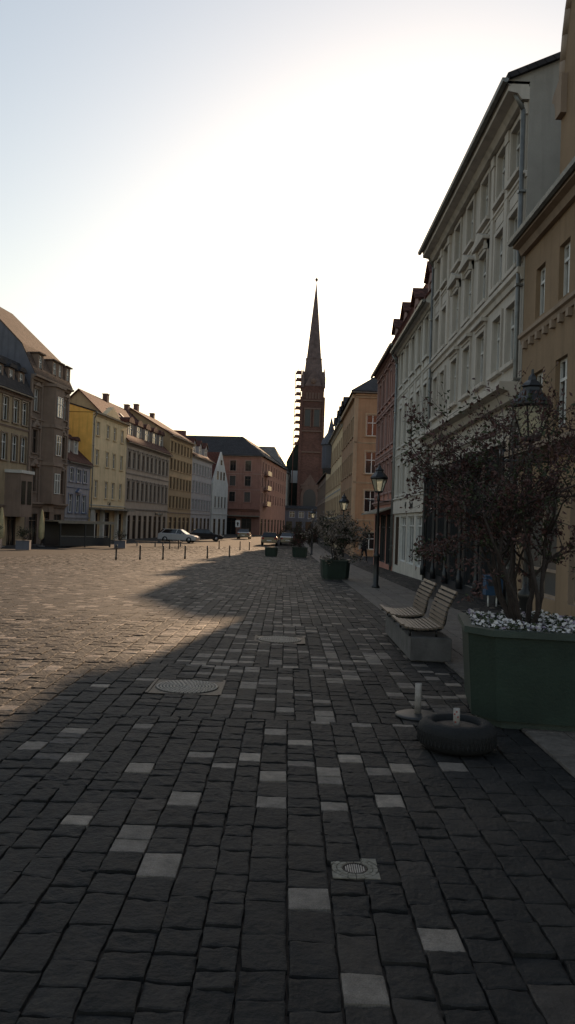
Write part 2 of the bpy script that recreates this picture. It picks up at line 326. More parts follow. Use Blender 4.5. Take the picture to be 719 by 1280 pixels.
def pave(name, x0f, x1f, y0, y1, cw, ln, breaks, detail_to, p_light, gap=.0022, base=0., rough=1., hole=True, tone=None, force=True, top=0.0):
    V = []; F = []; T = []; nv = 0
    ya = [y0] + [b_ for b_ in breaks if y0 < b_ < y1] + [y1]
    for si in range(len(ya) - 1):
        s0, s1 = ya[si], ya[si + 1]
        xmin = min(x0f(s0), x0f(s1)); xmax = max(x1f(s0), x1f(s1)); x = xmin
        while x < xmax - .02:
            wd = cw * rng.uniform(.88, 1.14)
            if x + wd > xmax: wd = xmax - x
            y = s0
            while y < s1 - .01:
                l = ln * rng.choice([.62, .8, .95, 1.05, 1.2, 1.4]) * rng.uniform(.95, 1.05)
                if y + l > s1 - .06: l = s1 - y
                cx, cy = x + wd / 2, y + l / 2
                ok = cx > x0f(cy) and cx < x1f(cy)
                if hole and ok:
                    for hx, hy, hw, hh in HOLES:
                        if abs(cx - hx) < hw and abs(cy - hy) < hh: ok = False
                if ok:
                    zc = gz(cy) + top
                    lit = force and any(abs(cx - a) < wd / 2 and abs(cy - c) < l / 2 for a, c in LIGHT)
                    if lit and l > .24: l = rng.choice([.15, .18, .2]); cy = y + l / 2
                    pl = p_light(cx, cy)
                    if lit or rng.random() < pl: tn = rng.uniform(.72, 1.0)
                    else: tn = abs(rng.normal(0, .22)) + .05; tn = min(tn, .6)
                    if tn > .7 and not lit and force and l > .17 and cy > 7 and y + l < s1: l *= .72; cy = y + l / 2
                    if tone is not None: tn = tone(tn)
                    flat = tn > .62
                    g = gap * rng.uniform(.7, 1.5); ax0, ax1, ay0, ay1 = x + g, x + wd - g, y + g, y + l - g
                    rr = rough * (.35 if flat else 1)
                    hz = rng.normal(0, .003 * rr); tx = rng.normal(0, .014 * rr); ty = rng.normal(0, .012 * rr)
                    near = cy < detail_to
                    n = (7 if cy < 6 else 5) if near else 2
                    ins = .0035
                    us = np.linspace(0, 1, n)
                    if near:
                        us = np.concatenate([[0, .06], np.linspace(.06, .94, n)[1:-1], [.94, 1]]); n = len(us)
                    ph = rng.uniform(0, 6.28, 6); fr_ = rng.uniform(2, 7, 4)
                    jx = rng.normal(0, .0035 * rr, 4); jy = rng.normal(0, .005 * rr, 4)
                    base_i = nv
                    for j, vv in enumerate(us):
                        for i, uu in enumerate(us):
                            ex = (jx[0] * (1 - uu) + jx[1] * uu) * (1 - vv) + (jx[2] * (1 - uu) + jx[3] * uu) * vv
                            ey = (jy[0] * (1 - uu) + jy[1] * uu) * (1 - vv) + (jy[2] * (1 - uu) + jy[3] * uu) * vv
                            if near:
                                ey += .004 * rr * math.sin(fr_[0] * uu * 2 + ph[0]); ex += .002 * rr * math.sin(fr_[1] * vv * 2 + ph[1])
                            px = ax0 + ins + (ax1 - ax0 - 2 * ins) * uu + ex; py = ay0 + ins + (ay1 - ay0 - 2 * ins) * vv + ey
                            pz = zc + hz + tx * (uu - .5) * wd + ty * (vv - .5) * l
                            if near:
                                pz += rr * (.003 * math.sin(fr_[2] * uu + ph[2]) * math.cos(fr_[3] * vv + ph[3]) + .0014 * math.sin(11 * uu + 7 * vv + ph[4]) + rng.normal(0, .0005))
                                if i in (0, n - 1) or j in (0, n - 1): pz -= .0025
                            V.append((px, py, pz)); T.append(tn)
                    nv += n * n
                    for j in range(n - 1):
                        for i in range(n - 1):
                            a = base_i + j * n + i; F.append((a, a + 1, a + n + 1, a + n))
                    # skirts
                    ring = [base_i + i for i in range(n)] + [base_i + j * n + n - 1 for j in range(1, n)] + [base_i + (n - 1) * n + i for i in range(n - 2, -1, -1)] + [base_i + j * n for j in range(n - 2, 0, -1)]
                    if not near: ring = [base_i, base_i + 1, base_i + 3, base_i + 2]
                    k = len(ring); zb = zc - .021
                    for r_ in ring:
                        px, py, pz = V[r_]; dx = px - cx; dy = py - cy
                        V.append((cx + dx * 1.03, cy + dy * 1.03, zb)); T.append(tn)
                    for q in range(k): F.append((ring[q], base_i + n * n + q, base_i + n * n + (q + 1) % k, ring[(q + 1) % k]))
                    nv += k
                y += l
            x += wd
    me = bpy.data.meshes.new(name); me.from_pydata(V, [], F); me.materials.append(M['stone'])
    a = me.attributes.new('tone', 'FLOAT', 'POINT'); a.data.foreach_set('value', np.array(T, dtype=np.float32))
    me.polygons.foreach_set('use_smooth', [False] * len(F)); me.update()
    return tag(link(name, me), kind='structure')

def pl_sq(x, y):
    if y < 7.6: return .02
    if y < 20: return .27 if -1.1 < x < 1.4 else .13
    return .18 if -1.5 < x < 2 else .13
brk = [6.9, 9.4, 13.6, 18.5, 24, 30, 36, 43, 50, 58, 66]
pave('square_paving', lambda y: max(-.42 * y - 2.5, EDGE(y)), lambda y: 2.05, 1.2, 30, .178, .2, brk, 14, pl_sq)
pave('square_paving_far', lambda y: max(-.42 * y - 2.5, EDGE(y)), lambda y: 2.05, 30, 78, .178, .21, brk, 0, pl_sq, rough=1.4)
pave('pavement_slabs', lambda y: 2.06, lambda y: 3.88, 3, 125, .36, .55, [], 0, lambda x, y: 0, gap=.003, rough=.2, tone=lambda t: .72 + .15 * t, force=False, hole=False, top=.012)
pave('pavement_setts', lambda y: 3.9, lambda y: 5.25, 3, 90, .12, .13, [], 0, lambda x, y: .02, rough=.8, force=False, hole=False, top=.004)

# ------------------------------------------------------------------ facade machinery
WC = {}
def window_meshes(w, h, style):
    key = (round(w, 2), round(h, 2), style)
    if key in WC: return WC[key]
    fm, sur, arch = STY[style][:3]; nx = STY[style][3]; bars = STY[style][4]
    dpt = .13
    f = MB(); t = .055
    f.box(-w/2, w/2, dpt - .03, dpt + .03, 0, t, fm); f.box(-w/2, w/2, dpt - .03, dpt + .03, h - t, h, fm)
    f.box(-w/2, -w/2 + t, dpt - .03, dpt + .03, t, h - t, fm); f.box(w/2 - t, w/2, dpt - .03, dpt + .03, t, h - t, fm)
    for i in range(1, nx):
        x = -w/2 + w * i / nx; f.box(x - .035, x + .035, dpt - .035, dpt + .02, t, h - t, fm)
    for q in bars: f.box(-w/2 + t, w/2 - t, dpt - .045, dpt + .015, h * q - .03, h * q + .03, fm)
    p = MB(); a = random.uniform(-.006, .006)
    p.add([(-w/2 + .01, dpt + .012, .01), (w/2 - .01, dpt + .012 + a, .01), (w/2 - .01, dpt + .012 - a, h - .01), (-w/2 + .01, dpt + .012, h - .01)], [(0, 1, 2, 3)], M['glass'] if style[0] != 's' else M['shopglass'])
    s = None
    if sur:
        s = MB(); e = .12
        s.box(-w/2 - e, -w/2 - .002, -.05, .02, -.0, h + e, sur); s.box(w/2 + .002, w/2 + e, -.05, .02, 0, h + e, sur)
        s.box(-w/2, w/2, -.05, .02, h + .002, h + e, sur)
        s.box(-w/2 - e - .05, w/2 + e + .05, -.12, .05, -.1, -.003, sur)
        if arch == 'hood':
            s.box(-w/2 - e - .06, w/2 + e + .06, -.18, .02, h + e + .10, h + e + .2, sur); s.box(-w/2 - e, w/2 + e, -.08, .02, h + e, h + e + .1, sur)
        if arch == 'ped':
            z = h + e + .12
            s.box(-w/2 - e, w/2 + e, -.08, .02, h + e + .002, z, sur)
            s.prism([(-w/2 - e - .1, z), (w/2 + e + .1, z), (w/2 + e + .1, z + .07), (0, z + .36), (-w/2 - e - .1, z + .07)], -.22, .02, sur)
            for sx in (-1, 1): s.box(sx * (w/2 + .07) - .05, sx * (w/2 + .07) + .05, -.14, .02, z - .25, z, sur)
        if arch == 'seg':
            z = h + e + .05; n = 7
            pts = [(-w/2 - e - .05, z)] + [(-w/2 - e - .05 + (w + 2*e + .1) * i / n, z + .1 + .2 * math.sin(math.pi * i / n)) for i in range(n + 1)] + [(w/2 + e + .05, z)]
            s.prism(pts[::-1], -.16, .02, sur)
    WC[key] = (f.mesh('window'), p.mesh('pane'), s.mesh('surround') if s else None)
    return WC[key]

STY = {  # frame, surround, head, vertical divisions, bars
 'wh_ped': (M['frame_white'], M['p_whitetrim'], 'ped', 2, (.66,)), 'wh': (M['frame_white'], M['p_whitetrim'], 'hood', 2, (.66,)), 'wh_n': (M['frame_white'], M['p_whitetrim'], None, 2, (.66,)),
 'tan': (M['frame_white'], None, None, 2, (.7,)), 'cream': (M['frame_brown'], M['t_cream'], None, 2, (.66,)), 'pink': (M['frame_brown'], M['t_pink'], 'hood', 2, (.66,)),
 'ochre': (M['frame_white'], M['t_ochre'], None, 2, (.62,)), 'ochre_n': (M['frame_brown'], M['t_ochre'], None, 2, (.62,)),
 'grey': (M['frame_brown'], M['t_grey'], 'hood', 2, (.66,)), 'yel': (M['frame_white'], M['p_lyellow'], None, 2, (.66,)),
 'blue': (M['frame_white'], M['frame_blue'], None, 2, (.66,)), 'brown': (M['frame_brown'], M['t_brownstone'], 'seg', 2, (.66,)), 'brown_l': (M['frame_white'], M['t_brownstone'], 'ped', 2, (.66,)),
 'old': (M['frame_white'], M['frame_brown'], None, 2, (.66,)), 'sand': (M['frame_brown'], M['p_sand'], None, 2, ()), 'lil': (M['frame_white'], M['p_lilac'], None, 2, (.66,)),
 'red': (M['frame_brown'], M['t_red'], None, 2, (.66,)), 'gab': (M['frame_brown'], M['p_gable'], None, 2, (.5,)),
 's_dark': (M['frame_dark'], None, None, 2, (.74,)), 's_white': (M['frame_white'], None, None, 3, (.8,)), 's_plain': (M['frame_brown'], None, None, 2, (.78,)),
 's_tan': (M['t_tan'], None, None, 2, (.25,)), 'dorm': (M['frame_white'], None, None, 2, (.6,)),
}

def wall_mesh(mb, L, z0, z1, ops, mat, Mx, depth=.16):
    """front sheet with real openings and reveals; Mx maps (s, inward, z) to root space"""
    xs = sorted({0, L} | {round(v, 4) for o in ops for v in (o[0] - o[2] / 2, o[0] + o[2] / 2)})
    zs = sorted({z0, z1} | {round(v, 4) for o in ops for v in (o[1], o[1] + o[3])})
    for i in range(len(xs) - 1):
        for j in range(len(zs) - 1):
            cx = (xs[i] + xs[i+1]) / 2; cz = (zs[j] + zs[j+1]) / 2
            if any(abs(cx - o[0]) < o[2] / 2 and o[1] < cz < o[1] + o[3] for o in ops): continue
            mb.quad(Mx @ Vector((xs[i], 0, zs[j])), Mx @ Vector((xs[i+1], 0, zs[j])), Mx @ Vector((xs[i+1], 0, zs[j+1])), Mx @ Vector((xs[i], 0, zs[j+1])), mat)
    for o in ops:
        if len(o) > 4 and o[4].startswith('s_'): mat_ = STY[o[4]][0]
        else: mat_ = mat
        a, b_, c, d = o[0] - o[2]/2, o[0] + o[2]/2, o[1], o[1] + o[3]
        P = lambda x, y, z: Mx @ Vector((x, y, z))
        mb.quad(P(a,0,c), P(a,depth,c), P(a,depth,d), P(a,0,d), mat_); mb.quad(P(b_,0,c), P(b_,0,d), P(b_,depth,d), P(b_,depth,c), mat_)
        mb.quad(P(a,0,d), P(a,depth,d), P(b_,depth,d), P(b_,0,d), mat_); mb.quad(P(a,0,c), P(b_,0,c), P(b_,depth,c), P(a,depth,c), mat_)

def building(name, label, P0, P1, D, zb, ze, wall, sides, roofprof=None, roofmat=None, gables=(True, True), trims=(), oh=.3, sidewall=None, cat='building', gutter=True, pipes=(), chimneys=()):
    P0 = Vector((*P0, 0)); P1 = Vector((*P1, 0)); L = (P1 - P0).length; ang = math.atan2(P1.y - P0.y, P1.x - P0.x)
    root = thing(name, label, cat, (P0.x, P0.y, 0), ang)
    fr = [(Matrix.Identity(4), L), (Matrix.Translation((L, 0, 0)) @ Matrix.Rotation(math.pi/2, 4, 'Z'), D),
          (Matrix.Translation((L, D, 0)) @ Matrix.Rotation(math.pi, 4, 'Z'), L), (Matrix.Translation((0, D, 0)) @ Matrix.Rotation(-math.pi/2, 4, 'Z'), D)]
    wb = MB()
    for i, (Mx, Ls) in enumerate(fr):
        ops = sides.get(i, [])
        wm = wall if i == 0 or sidewall is None else sidewall
        wall_mesh(wb, Ls, zb, ze, ops, wm, Mx)
        for o in ops:
            fm, pm, sm = window_meshes(o[2], o[3], o[4])
            loc = Mx @ Vector((o[0], 0, o[1])); rz = i * math.pi / 2
            isdoor = len(o) > 5 and o[5] == 'door'
            wo = link('shop_window' if o[4].startswith('s_') else 'window', fm, root, loc, rz)
            link('pane', pm, wo)
            if sm: link('surround', sm, wo)
    if roofprof:
        n = len(roofprof); rb = MB(); th = .14
        def pt(i, side, dz=0, o=oh):
            y, z, il, ir = roofprof[i]
            x = (-o + il) if side == 0 else (L + o - ir)
            return (x, y, z + dz)
        for i in range(n - 1):
            for dz in (0, th): rb.quad(pt(i, 0, dz), pt(i, 1, dz), pt(i+1, 1, dz), pt(i+1, 0, dz), roofmat)
            for s in (0, 1): rb.quad(pt(i, s), pt(i+1, s), pt(i+1, s, th), pt(i, s, th), roofmat)
        for i in (0, n - 1): rb.quad(pt(i, 0), pt(i, 1), pt(i, 1, th), pt(i, 0, th), roofmat)
        for s in (0, 1):
            hip = not gables[s]
            for i in range(n // 2):
                j = n - 1 - i
                if i + 1 > j - 1 + (1 if n % 2 else 0) and i + 1 > j: continue
                k = min(i + 1, j); k2 = max(j - 1, i)
                if hip: rb.quad(pt(i, s), pt(k, s), pt(k2, s), pt(j, s), roofmat)
                else:
                    f = lambda q: (0 if s == 0 else L, roofprof[q][0], roofprof[q][1] + .01)
                    wb.quad(f(i), f(k), f(k2), f(j), sidewall or wall)
        rf = rb.build('roof', root)
        for (cx, cy, cz, h, cw_) in chimneys:
            cb = MB(); cb.box(cx - cw_/2, cx + cw_/2, cy - .3, cy + .3, cz - 1.5, cz + h, M['brick']); cb.box(cx - cw_/2 - .06, cx + cw_/2 + .06, cy - .36, cy + .36, cz + h, cz + h + .1, M['t_brownstone'])
            cb.build('chimney', rf)
        if gutter:
            gb = MB(); y, z = roofprof[0][:2]
            pr = [(y - .13, z + .02), (y - .11, z - .06), (y - .05, z - .09), (y + .01, z - .06), (y + .03, z + .02)]
            gb.prism(pr, -oh, L + oh, M['zinc'], 'x'); gb.build('gutter', root)
    for (zt, ht, pj, mt) in trims:
        tb = MB(); tb.prism([(-pj, zt + ht), (-pj, zt + ht * .6), (-pj * .55, zt + ht * .45), (-pj * .35, zt), (.03, zt), (.03, zt + ht)], 0.003, L - .003, mt, 'x')
        tb.build('cornice', root)
    for (s_, z0, z1) in pipes:
        pb = MB(); pb.path([(s_, -.35, z1 + .25), (s_, -.35, z1), (s_, -.1, z1 - .45), (s_, -.1, z0)], .055, M['zinc'])
        for zz in np.arange(z0 + 1, z1 - .6, 2.2): pb.box(s_ - .08, s_ + .08, -.17, .0, zz, zz + .05, M['zinc'])
        pb.build('downpipe', root)
    wb.build('wall', root)
    return root

def dormer(root, s, y, z, w, h, dep, wall, roofm, shape='gable', style='dorm'):
    b = MB(); x0, x1 = s - w/2, s + w/2; f = y
    wall_mesh(b, w, z, z + h, [(w/2, z + .25, w - .45, h - .35)], wall, Matrix.Translation((x0, f, 0)), .1)
    b.quad((x0, f, z), (x0, f, z + h), (x0, f + dep, z + h), (x0, f + dep, z), wall); b.quad((x1, f, z), (x1, f + dep, z), (x1, f + dep, z + h), (x1, f, z + h), wall)
    t = z + h; e = .12
    if shape == 'gable': pr = [(x0 - e, t), (s, t + w * .5), (x1 + e, t), (x1 + e, t + .09), (s, t + w * .5 + .1), (x0 - e, t + .09)]; b.add([(x0, f, t), (x1, f, t), (s, f, t + w * .5)], [(0, 1, 2)], wall)
    elif shape == 'round':
        pr = [(s + (w/2 + e) * math.cos(a), t + w * .35 * math.sin(a)) for a in [math.pi * (1 - i / 8) for i in range(9)]]
    else: pr = [(x0 - e, t), (x1 + e, t), (x1 + e, t + .12), (x0 - e, t + .12)]
    b.prism(pr[::-1], f - .18, f + dep, roofm)
    d = b.build('dormer', root)
    fm, pm, sm = window_meshes(w - .45, h - .35, style)
    wo = MB(); o = link('window', join_mesh(fm, pm), d, (s, f - .03, z + .25))
    return d

JC = {}
def join_mesh(a, b):
    k = (a.name, b.name)
    if k in JC: return JC[k]
    me = a.copy(); bm = bmesh.new(); bm.from_mesh(me); n = len(bm.faces); bm.from_mesh(b)
    bm.faces.ensure_lookup_table()
    for f in bm.faces[n:]: f.material_index = len(me.materials)
    bm.to_mesh(me); bm.free(); me.materials.append(b.materials[0]); JC[k] = me; return me

def text(parent, name, s, loc, size, mat, rz=0, ext=.01, thingy=None):
    cu = bpy.data.curves.new(name, 'FONT'); cu.body = s; cu.size = size; cu.extrude = ext; cu.align_x = 'CENTER'; cu.align_y = 'CENTER'
    tmp = bpy.data.objects.new('tmp_text', cu); C.objects.link(tmp)
    me = bpy.data.meshes.new_from_object(tmp.evaluated_get(bpy.context.evaluated_depsgraph_get()))
    bpy.data.objects.remove(tmp)
    me.transform(Matrix.Rotation(math.pi/2, 4, 'X')); me.materials.clear(); me.materials.append(mat)
    return link(name, me, parent, loc, rz)

def grid(cols, rows, w, h=None, style='wh'):
    return [(c, z0, w, z1 - z0, style) for c in cols for (z0, z1) in rows]

# ================================================================== RIGHT ROW (local s runs from far end to near end)
FX = 5.3
def YR(far, y): return far - y
# --- white tall building  y 18.5..30.3
far = 30.3; L = 11.8
cols_mid = [YR(far, y) for y in (22.5, 24.3, 26.1)]; cols_pair = [YR(far, y) for y in (19.45, 20.75, 28.1, 29.4)]
ops = grid(cols_mid, [(5.75, 7.2)], .9, style='wh') + grid(cols_mid, [(8.05, 9.45)], .9, style='wh_ped') + grid(cols_mid, [(10.35, 11.6)], .85, style='wh_n')
ops += grid(cols_pair, [(5.75, 7.2), (8.05, 9.45), (10.35, 11.6)], .8, style='wh_n')
shop = [(1.15, -.05, 1.7, 3.9, 's_dark'), (3.3, -.05, 1.7, 3.9, 's_dark'), (5.45, .0, 1.7, 3.85, 's_dark'), (7.6, .05, 1.7, 3.8, 's_dark'), (9.85, .1, 2.0, 3.75, 's_dark')]
ops += shop
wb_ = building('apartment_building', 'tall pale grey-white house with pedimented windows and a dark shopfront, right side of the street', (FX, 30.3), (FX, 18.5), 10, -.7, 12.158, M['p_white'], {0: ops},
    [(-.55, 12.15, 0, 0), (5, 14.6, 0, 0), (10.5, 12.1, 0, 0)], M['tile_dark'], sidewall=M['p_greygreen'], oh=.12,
    trims=[(11.75, .3, .5, M['p_whitetrim']), (7.55, .28, .16, M['p_whitetrim']), (9.95, .14, .08, M['p_whitetrim']), (4.75, .4, .5, M['p_whitetrim']), (4.15, .12, .1, M['p_greygreen'])], pipes=[(L - .12, -.2, 12.0), (.15, -.3, 12)])
# pilasters of the two end bays and the panels under the windows
for y in (18.75, 20.1, 21.5, 27.4, 28.75, 30.05):
    s = YR(far, y); b = MB(); b.box(s - .13, s + .13, -.07, .01, 8.0, 11.7, M['p_whitetrim']); b.box(s - .17, s + .17, -.1, .01, 11.45, 11.72, M['p_whitetrim']); b.build('pilaster', wb_)
for y in (19.45, 20.75, 28.1, 29.4):
    s = YR(far, y); b = MB(); b.box(s - .35, s + .35, -.04, .01, 9.62, 9.9, M['p_whitetrim']); b.build('stucco_panel', wb_)
b = MB(); b.prism([(-.52, 12.1), (-.02, 11.78), (-.02, 12.1)], 0.01, L - .01, M['p_whitetrim'], 'x'); b.build('soffit', wb_)
b = MB(); b.box(.01, L - .01, -.06, -.003, -.7, .04, M['frame_dark']); b.build('plinth', wb_)
for a, c in ((.02, .3), (2.0, 2.45), (4.15, 4.6), (6.3, 6.75), (8.45, 8.85), (10.85, 11.78)):
    b = MB(); b.box(a, c, -.05, -.002, .045, 3.95, M['frame_dark']); b.build('shopfront_pier', wb_)
for s in (0.16, 2.22, 4.37, 6.52, 8.65, 11.0):     # slim turned columns in front of the dark piers
    b = MB(); b.lathe([(.09, 0), (.09, .35), (.06, .4), (.055, .6), (.07, 1.2), (.05, 3.4), (.07, 3.5), (.09, 3.6), (.09, 3.75)], M['frame_dark'], 12); b.build('shopfront_column', wb_, (s, -.15, -.1))
b = MB(); b.box(8.95, 10.75, -.07, -.0, 2.45, 2.8, M['frame_dark']); sg = b.build('shop_sign', wb_)
text(sg, 'lettering', 'MEHLIG', (9.85, -.085, 2.63), .24, M['signdim'])
b = MB(); b.path([(.1, -.2, 9), (.1, -.75, 9.0)], .02, M['blackmetal'])  # bracket

# --- tan building  y 7.5..18.4
far = 18.45
colsT = [YR(far, y) for y in (17.25, 15.75, 14.0, 12.2, 10.4, 8.9)]
ops = grid(colsT, [(6.35, 7.45)], .62, style='tan') + grid(colsT, [(3.75, 5.15)], .7, style='tan')
ops += [(1.6, .35, 2.3, 2.2, 's_tan'), (4.6, .35, 2.3, 2.2, 's_tan'), (7.2, -.02, 1.2, 2.6, 's_plain'), (9.3, .35, 2.0, 2.2, 's_tan')]
tb_ = building('town_house', 'tan stucco house with segmental windows and a curved gable at the right edge', (FX, 18.45), (FX, 7.5), 9, -.5, 8.3, M['p_tan'], {0: ops},
    [(-.3, 8.35, 0, 0), (4.5, 12.6, 0, 0), (9.3, 8.3, 0, 0)], M['tile_brown'], trims=[(8.05, .28, .3, M['t_tan']), (6.0, .2, .12, M['t_tan']), (3.2, .3, .35, M['frame_brown'])], oh=.03, pipes=[])
b = MB(); b.box(-.07, .07, -.09, .01, 5.84, 6.0, M['t_tan']); dm = b.mesh('dentil')
for i in range(22): link('dentil', dm, tb_, (.3 + i * .48, 0, 0))
g = MB(); s0, s1 = YR(far, 16.2), YR(far, 8.2); mid = (s0 + s1) / 2; prof = [(s0, 8.3), (s0, 10.55)]
for i in range(9):
    a = math.pi / 2 * i / 8; prof.append((s0 + 1.5 * (1 - math.cos(a)) , 10.75 + 2.6 * math.sin(a)))
prof += [(mid - .9, 13.5), (mid - .8, 14.4), (mid, 15.2)]
full = prof + [(2 * mid - x, z) for x, z in prof[-2::-1]]
g.prism(full[::-1], .0, .35, M['p_tan']); gob = g.build('curved_gable', tb_)
g = MB()
for i in range(1, len(full) - 2):
    (xa, za), (xb, zb2) = full[i], full[i + 1]
    g.tube((xa, .05, za), (xb, .05, zb2), .13, .13, M['t_tan'], 8)
g.prism([(s0 + .3, 10.1), (s0 - .02, 10.1), (s0 - .04, 10.3), (s0 - .12, 10.48), (s0 - .24, 10.55), (s0 - .24, 10.62), (s0 - .14, 10.7), (s0 + .3, 10.9)], -.12, .37, M['t_tan'])
g.build('coping', gob)

# --- cream narrow-window building  y 30.3..39.8
far = 39.75; L = 9.4
colsC = [YR(far, y) for y in (38.4, 36.75, 35.05, 33.35, 31.6)]
ops = grid(colsC, [(3.2, 4.6)], .85, style='cream') + grid(colsC, [(5.5, 7.35)], .85, style='cream') + grid(colsC, [(8.45, 10.05)], .85, style='cream')
ops += [(1.3, -.15, 1.1, 2.3, 's_plain'), (3.1, .1, 1.9, 2.05, 's_white'), (5.4, .1, 1.9, 2.05, 's_white'), (7.8, .1, 1.9, 2.05, 's_white')]
cb_ = building('narrow_house', 'cream house with five tall narrow windows per floor and a white shop sign band', (FX, 39.75), (FX, 30.35), 10, -.9, 10.4, M['p_cream'], {0: ops},
    [(-.35, 10.35, 0, 0), (1.7, 13.3, 0, 0), (5, 14.6, 0, 0), (8.3, 13.3, 0, 0), (10.35, 10.35, 0, 0)], M['tile_red'], oh=.02,
    trims=[(10.15, .22, .3, M['t_cream']), (7.9, .16, .08, M['t_cream']), (5.0, .16, .08, M['t_cream']), (2.92, .12, .12, M['t_cream'])], pipes=[(.1, -.3, 10.2)])
b = MB(); b.box(-.36, .36, -.04, .01, 0, .24, M['t_cream']); dm = b.mesh('stucco_panel')
for s in colsC:
    for z in (7.57, 8.1, 5.18): link('stucco_panel', dm, cb_, (s, 0, z))
for i in range(6):
    s = .12 + i * 1.83; b = MB(); b.box(s - .1, s + .1, -.06, .01, 2.95, 10.1, M['t_cream']); b.build('pilaster', cb_)
b = MB(); b.box(.15, 9.25, -.09, .0, 2.3, 2.9, M['p_whitetrim']); sg = b.build('shop_sign', cb_)
text(sg, 'lettering', '47', (4.4, -.1, 2.62), .42, M['signblack']); text(sg, 'lettering', 'Stadt', (6.0, -.1, 2.62), .42, M['signblack'])
for y in (33.3, 37.1): dormer(cb_, YR(far, y), .35, 11.0, 1.25, 1.1, 1.8, M['t_pink'], M['tile_red'])

# --- salmon building  y 39.8..48.6
far = 48.6; L = 8.8
colsP = [YR(far, y) for y in (47.5, 45.9, 44.2, 42.5, 40.9)]
ops = grid(colsP, [(3.5, 5.0), (6.0, 7.6), (8.5, 10.0)], .85, style='pink')
ops += [(1.6, -.3, 2.4, 2.6, 's_dark'), (4.4, -.3, 2.4, 2.6, 's_dark'), (7.2, -.3, 2.4, 2.6, 's_dark')]
pb_ = building('salmon_house', 'salmon coloured house with pink trim and a dark shopfront, between cream house and ochre house', (FX, 48.6), (FX, 39.8), 10, -1, 10.8, M['p_pink'], {0: ops, 3: []},
    [(-.4, 10.75, 0, 0), (1.5, 14.3, 0, 0), (5, 15.4, 0, 0), (8.3, 14.3, 0, 0), (10.4, 10.75, 0, 0)], M['tile_red'], oh=.25,
    trims=[(10.5, .26, .3, M['t_pink']), (8.0, .18, .1, M['t_pink']), (5.5, .2, .1, M['t_pink']), (2.85, .2, .2, M['t_pink'])], pipes=[(L - .1, -.5, 10.6)])
for s in (.12, 2.35, 4.45, 6.6): b = MB(); b.box(s - .12, s + .12, -.07, .01, 3.05, 10.5, M['t_pink']); b.build('pilaster', pb_)
for y in (41.0, 44.4): dormer(pb_, YR(far, y), .4, 11.4, 1.3, 1.1, 1.8, M['t_pink'], M['tile_red'])
b = MB(); b.prism([(0.0, 2.62), (-.85, 2.3), (-.85, 2.36), (0.0, 2.7)], .2, 8.6, M['canvas'], 'x'); b.build('awning', pb_)

# --- ochre corner house y 68..83 : front (towards us) is side 0
colsO = [1.55, 4.2, 6.9]
rowsO = [(-.35, 1.1), (2.8, 4.65), (6.1, 7.95), (9.3, 11.1)]
rowsS = [(.4, 2.0), (3.2, 4.9), (6.2, 7.9), (9.3, 11.0)]
ob_ = building('corner_house', 'ochre corner house with white framed windows behind the street lamp', (5.45, 68), (15.5, 68), 15, -1.2, 12.9, M['p_ochre'],
    {0: grid(colsO, rowsO, 1.05, style='ochre'), 3: grid([1.5, 4, 6.6, 9.2, 11.8, 13.9], rowsS, .95, style='ochre_n')},
    [(-.4, 12.95, 0, 0), (7.5, 16.4, 4, 4), (15.4, 12.95, 0, 0)], M['tile_dark'], gables=(False, False), oh=.4, trims=[(12.5, .35, .25, M['t_ochre']), (5.2, .16, .06, M['t_ochre']), (8.6, .16, .06, M['t_ochre']), (2.0, .18, .08, M['t_ochre'])])
b = MB(); b.box(-.06, .28, -.06, .3, -1, 12.5, M['t_ochre']); b.build('corner_pilaster', ob_)
b = MB(); b.box(-.25, .02, 0, 15, 12.5, 12.85, M['t_ochre']); b.build('side_cornice', ob_)

# --- cream-yellow house with oriel y 83.3..117
far = 117; L = 33.5
colsQ = [2 + 3.05 * i for i in range(11)]
ops = grid(colsQ, [(2.9, 4.7), (6.0, 7.8), (9.0, 10.7)], 1.0, style='ochre_n') + [(c, -.6, 1.9, 2.6, 's_plain') for c in colsQ[::1] if c < 32]
qb_ = building('cream_yellow_house', 'long cream yellow house with a slate oriel and roof dormers beyond the ochre corner house', (5.45, 117), (5.45, 83.4), 12, -1.2, 12.2, M['p_lyellow'], {0: ops},
    [(-.4, 12.2, 0, 0), (2.0, 14.6, 0, 0), (6, 16.0, 0, 0), (10, 14.6, 0, 0), (12.4, 12.2, 0, 0)], M['tile_dark'], trims=[(11.9, .3, .3, M['t_cream']), (5.3, .16, .06, M['t_cream']), (2.3, .2, .1, M['t_cream'])])
for s in (14, 20.5, 24, 28, 31): dormer(qb_, s, .3, 12.7, 1.9, 1.7, 2.2, M['p_slate'], M['tile_dark'], 'gable')
b = MB()
b.lathe([(.3, 8.2), (1.1, 8.9), (1.15, 9.1), (1.15, 11.9), (1.35, 12.0), (1.2, 12.6), (.5, 13.6), (.05, 15.6)], M['p_slate'], 10, (12.5, -.1, 0), False)
b.build('oriel', qb_)

# ================================================================== LEFT ROW (local s runs away from camera)
RX = lambda y: -20.3 + .12 * (y - 82)
def PL(y): return (RX(y), y)
K = math.hypot(.12, 1)
def cols(n, L, m=1.0): return [m + (L - 2 * m) * i / (n - 1) for i in range(n)]
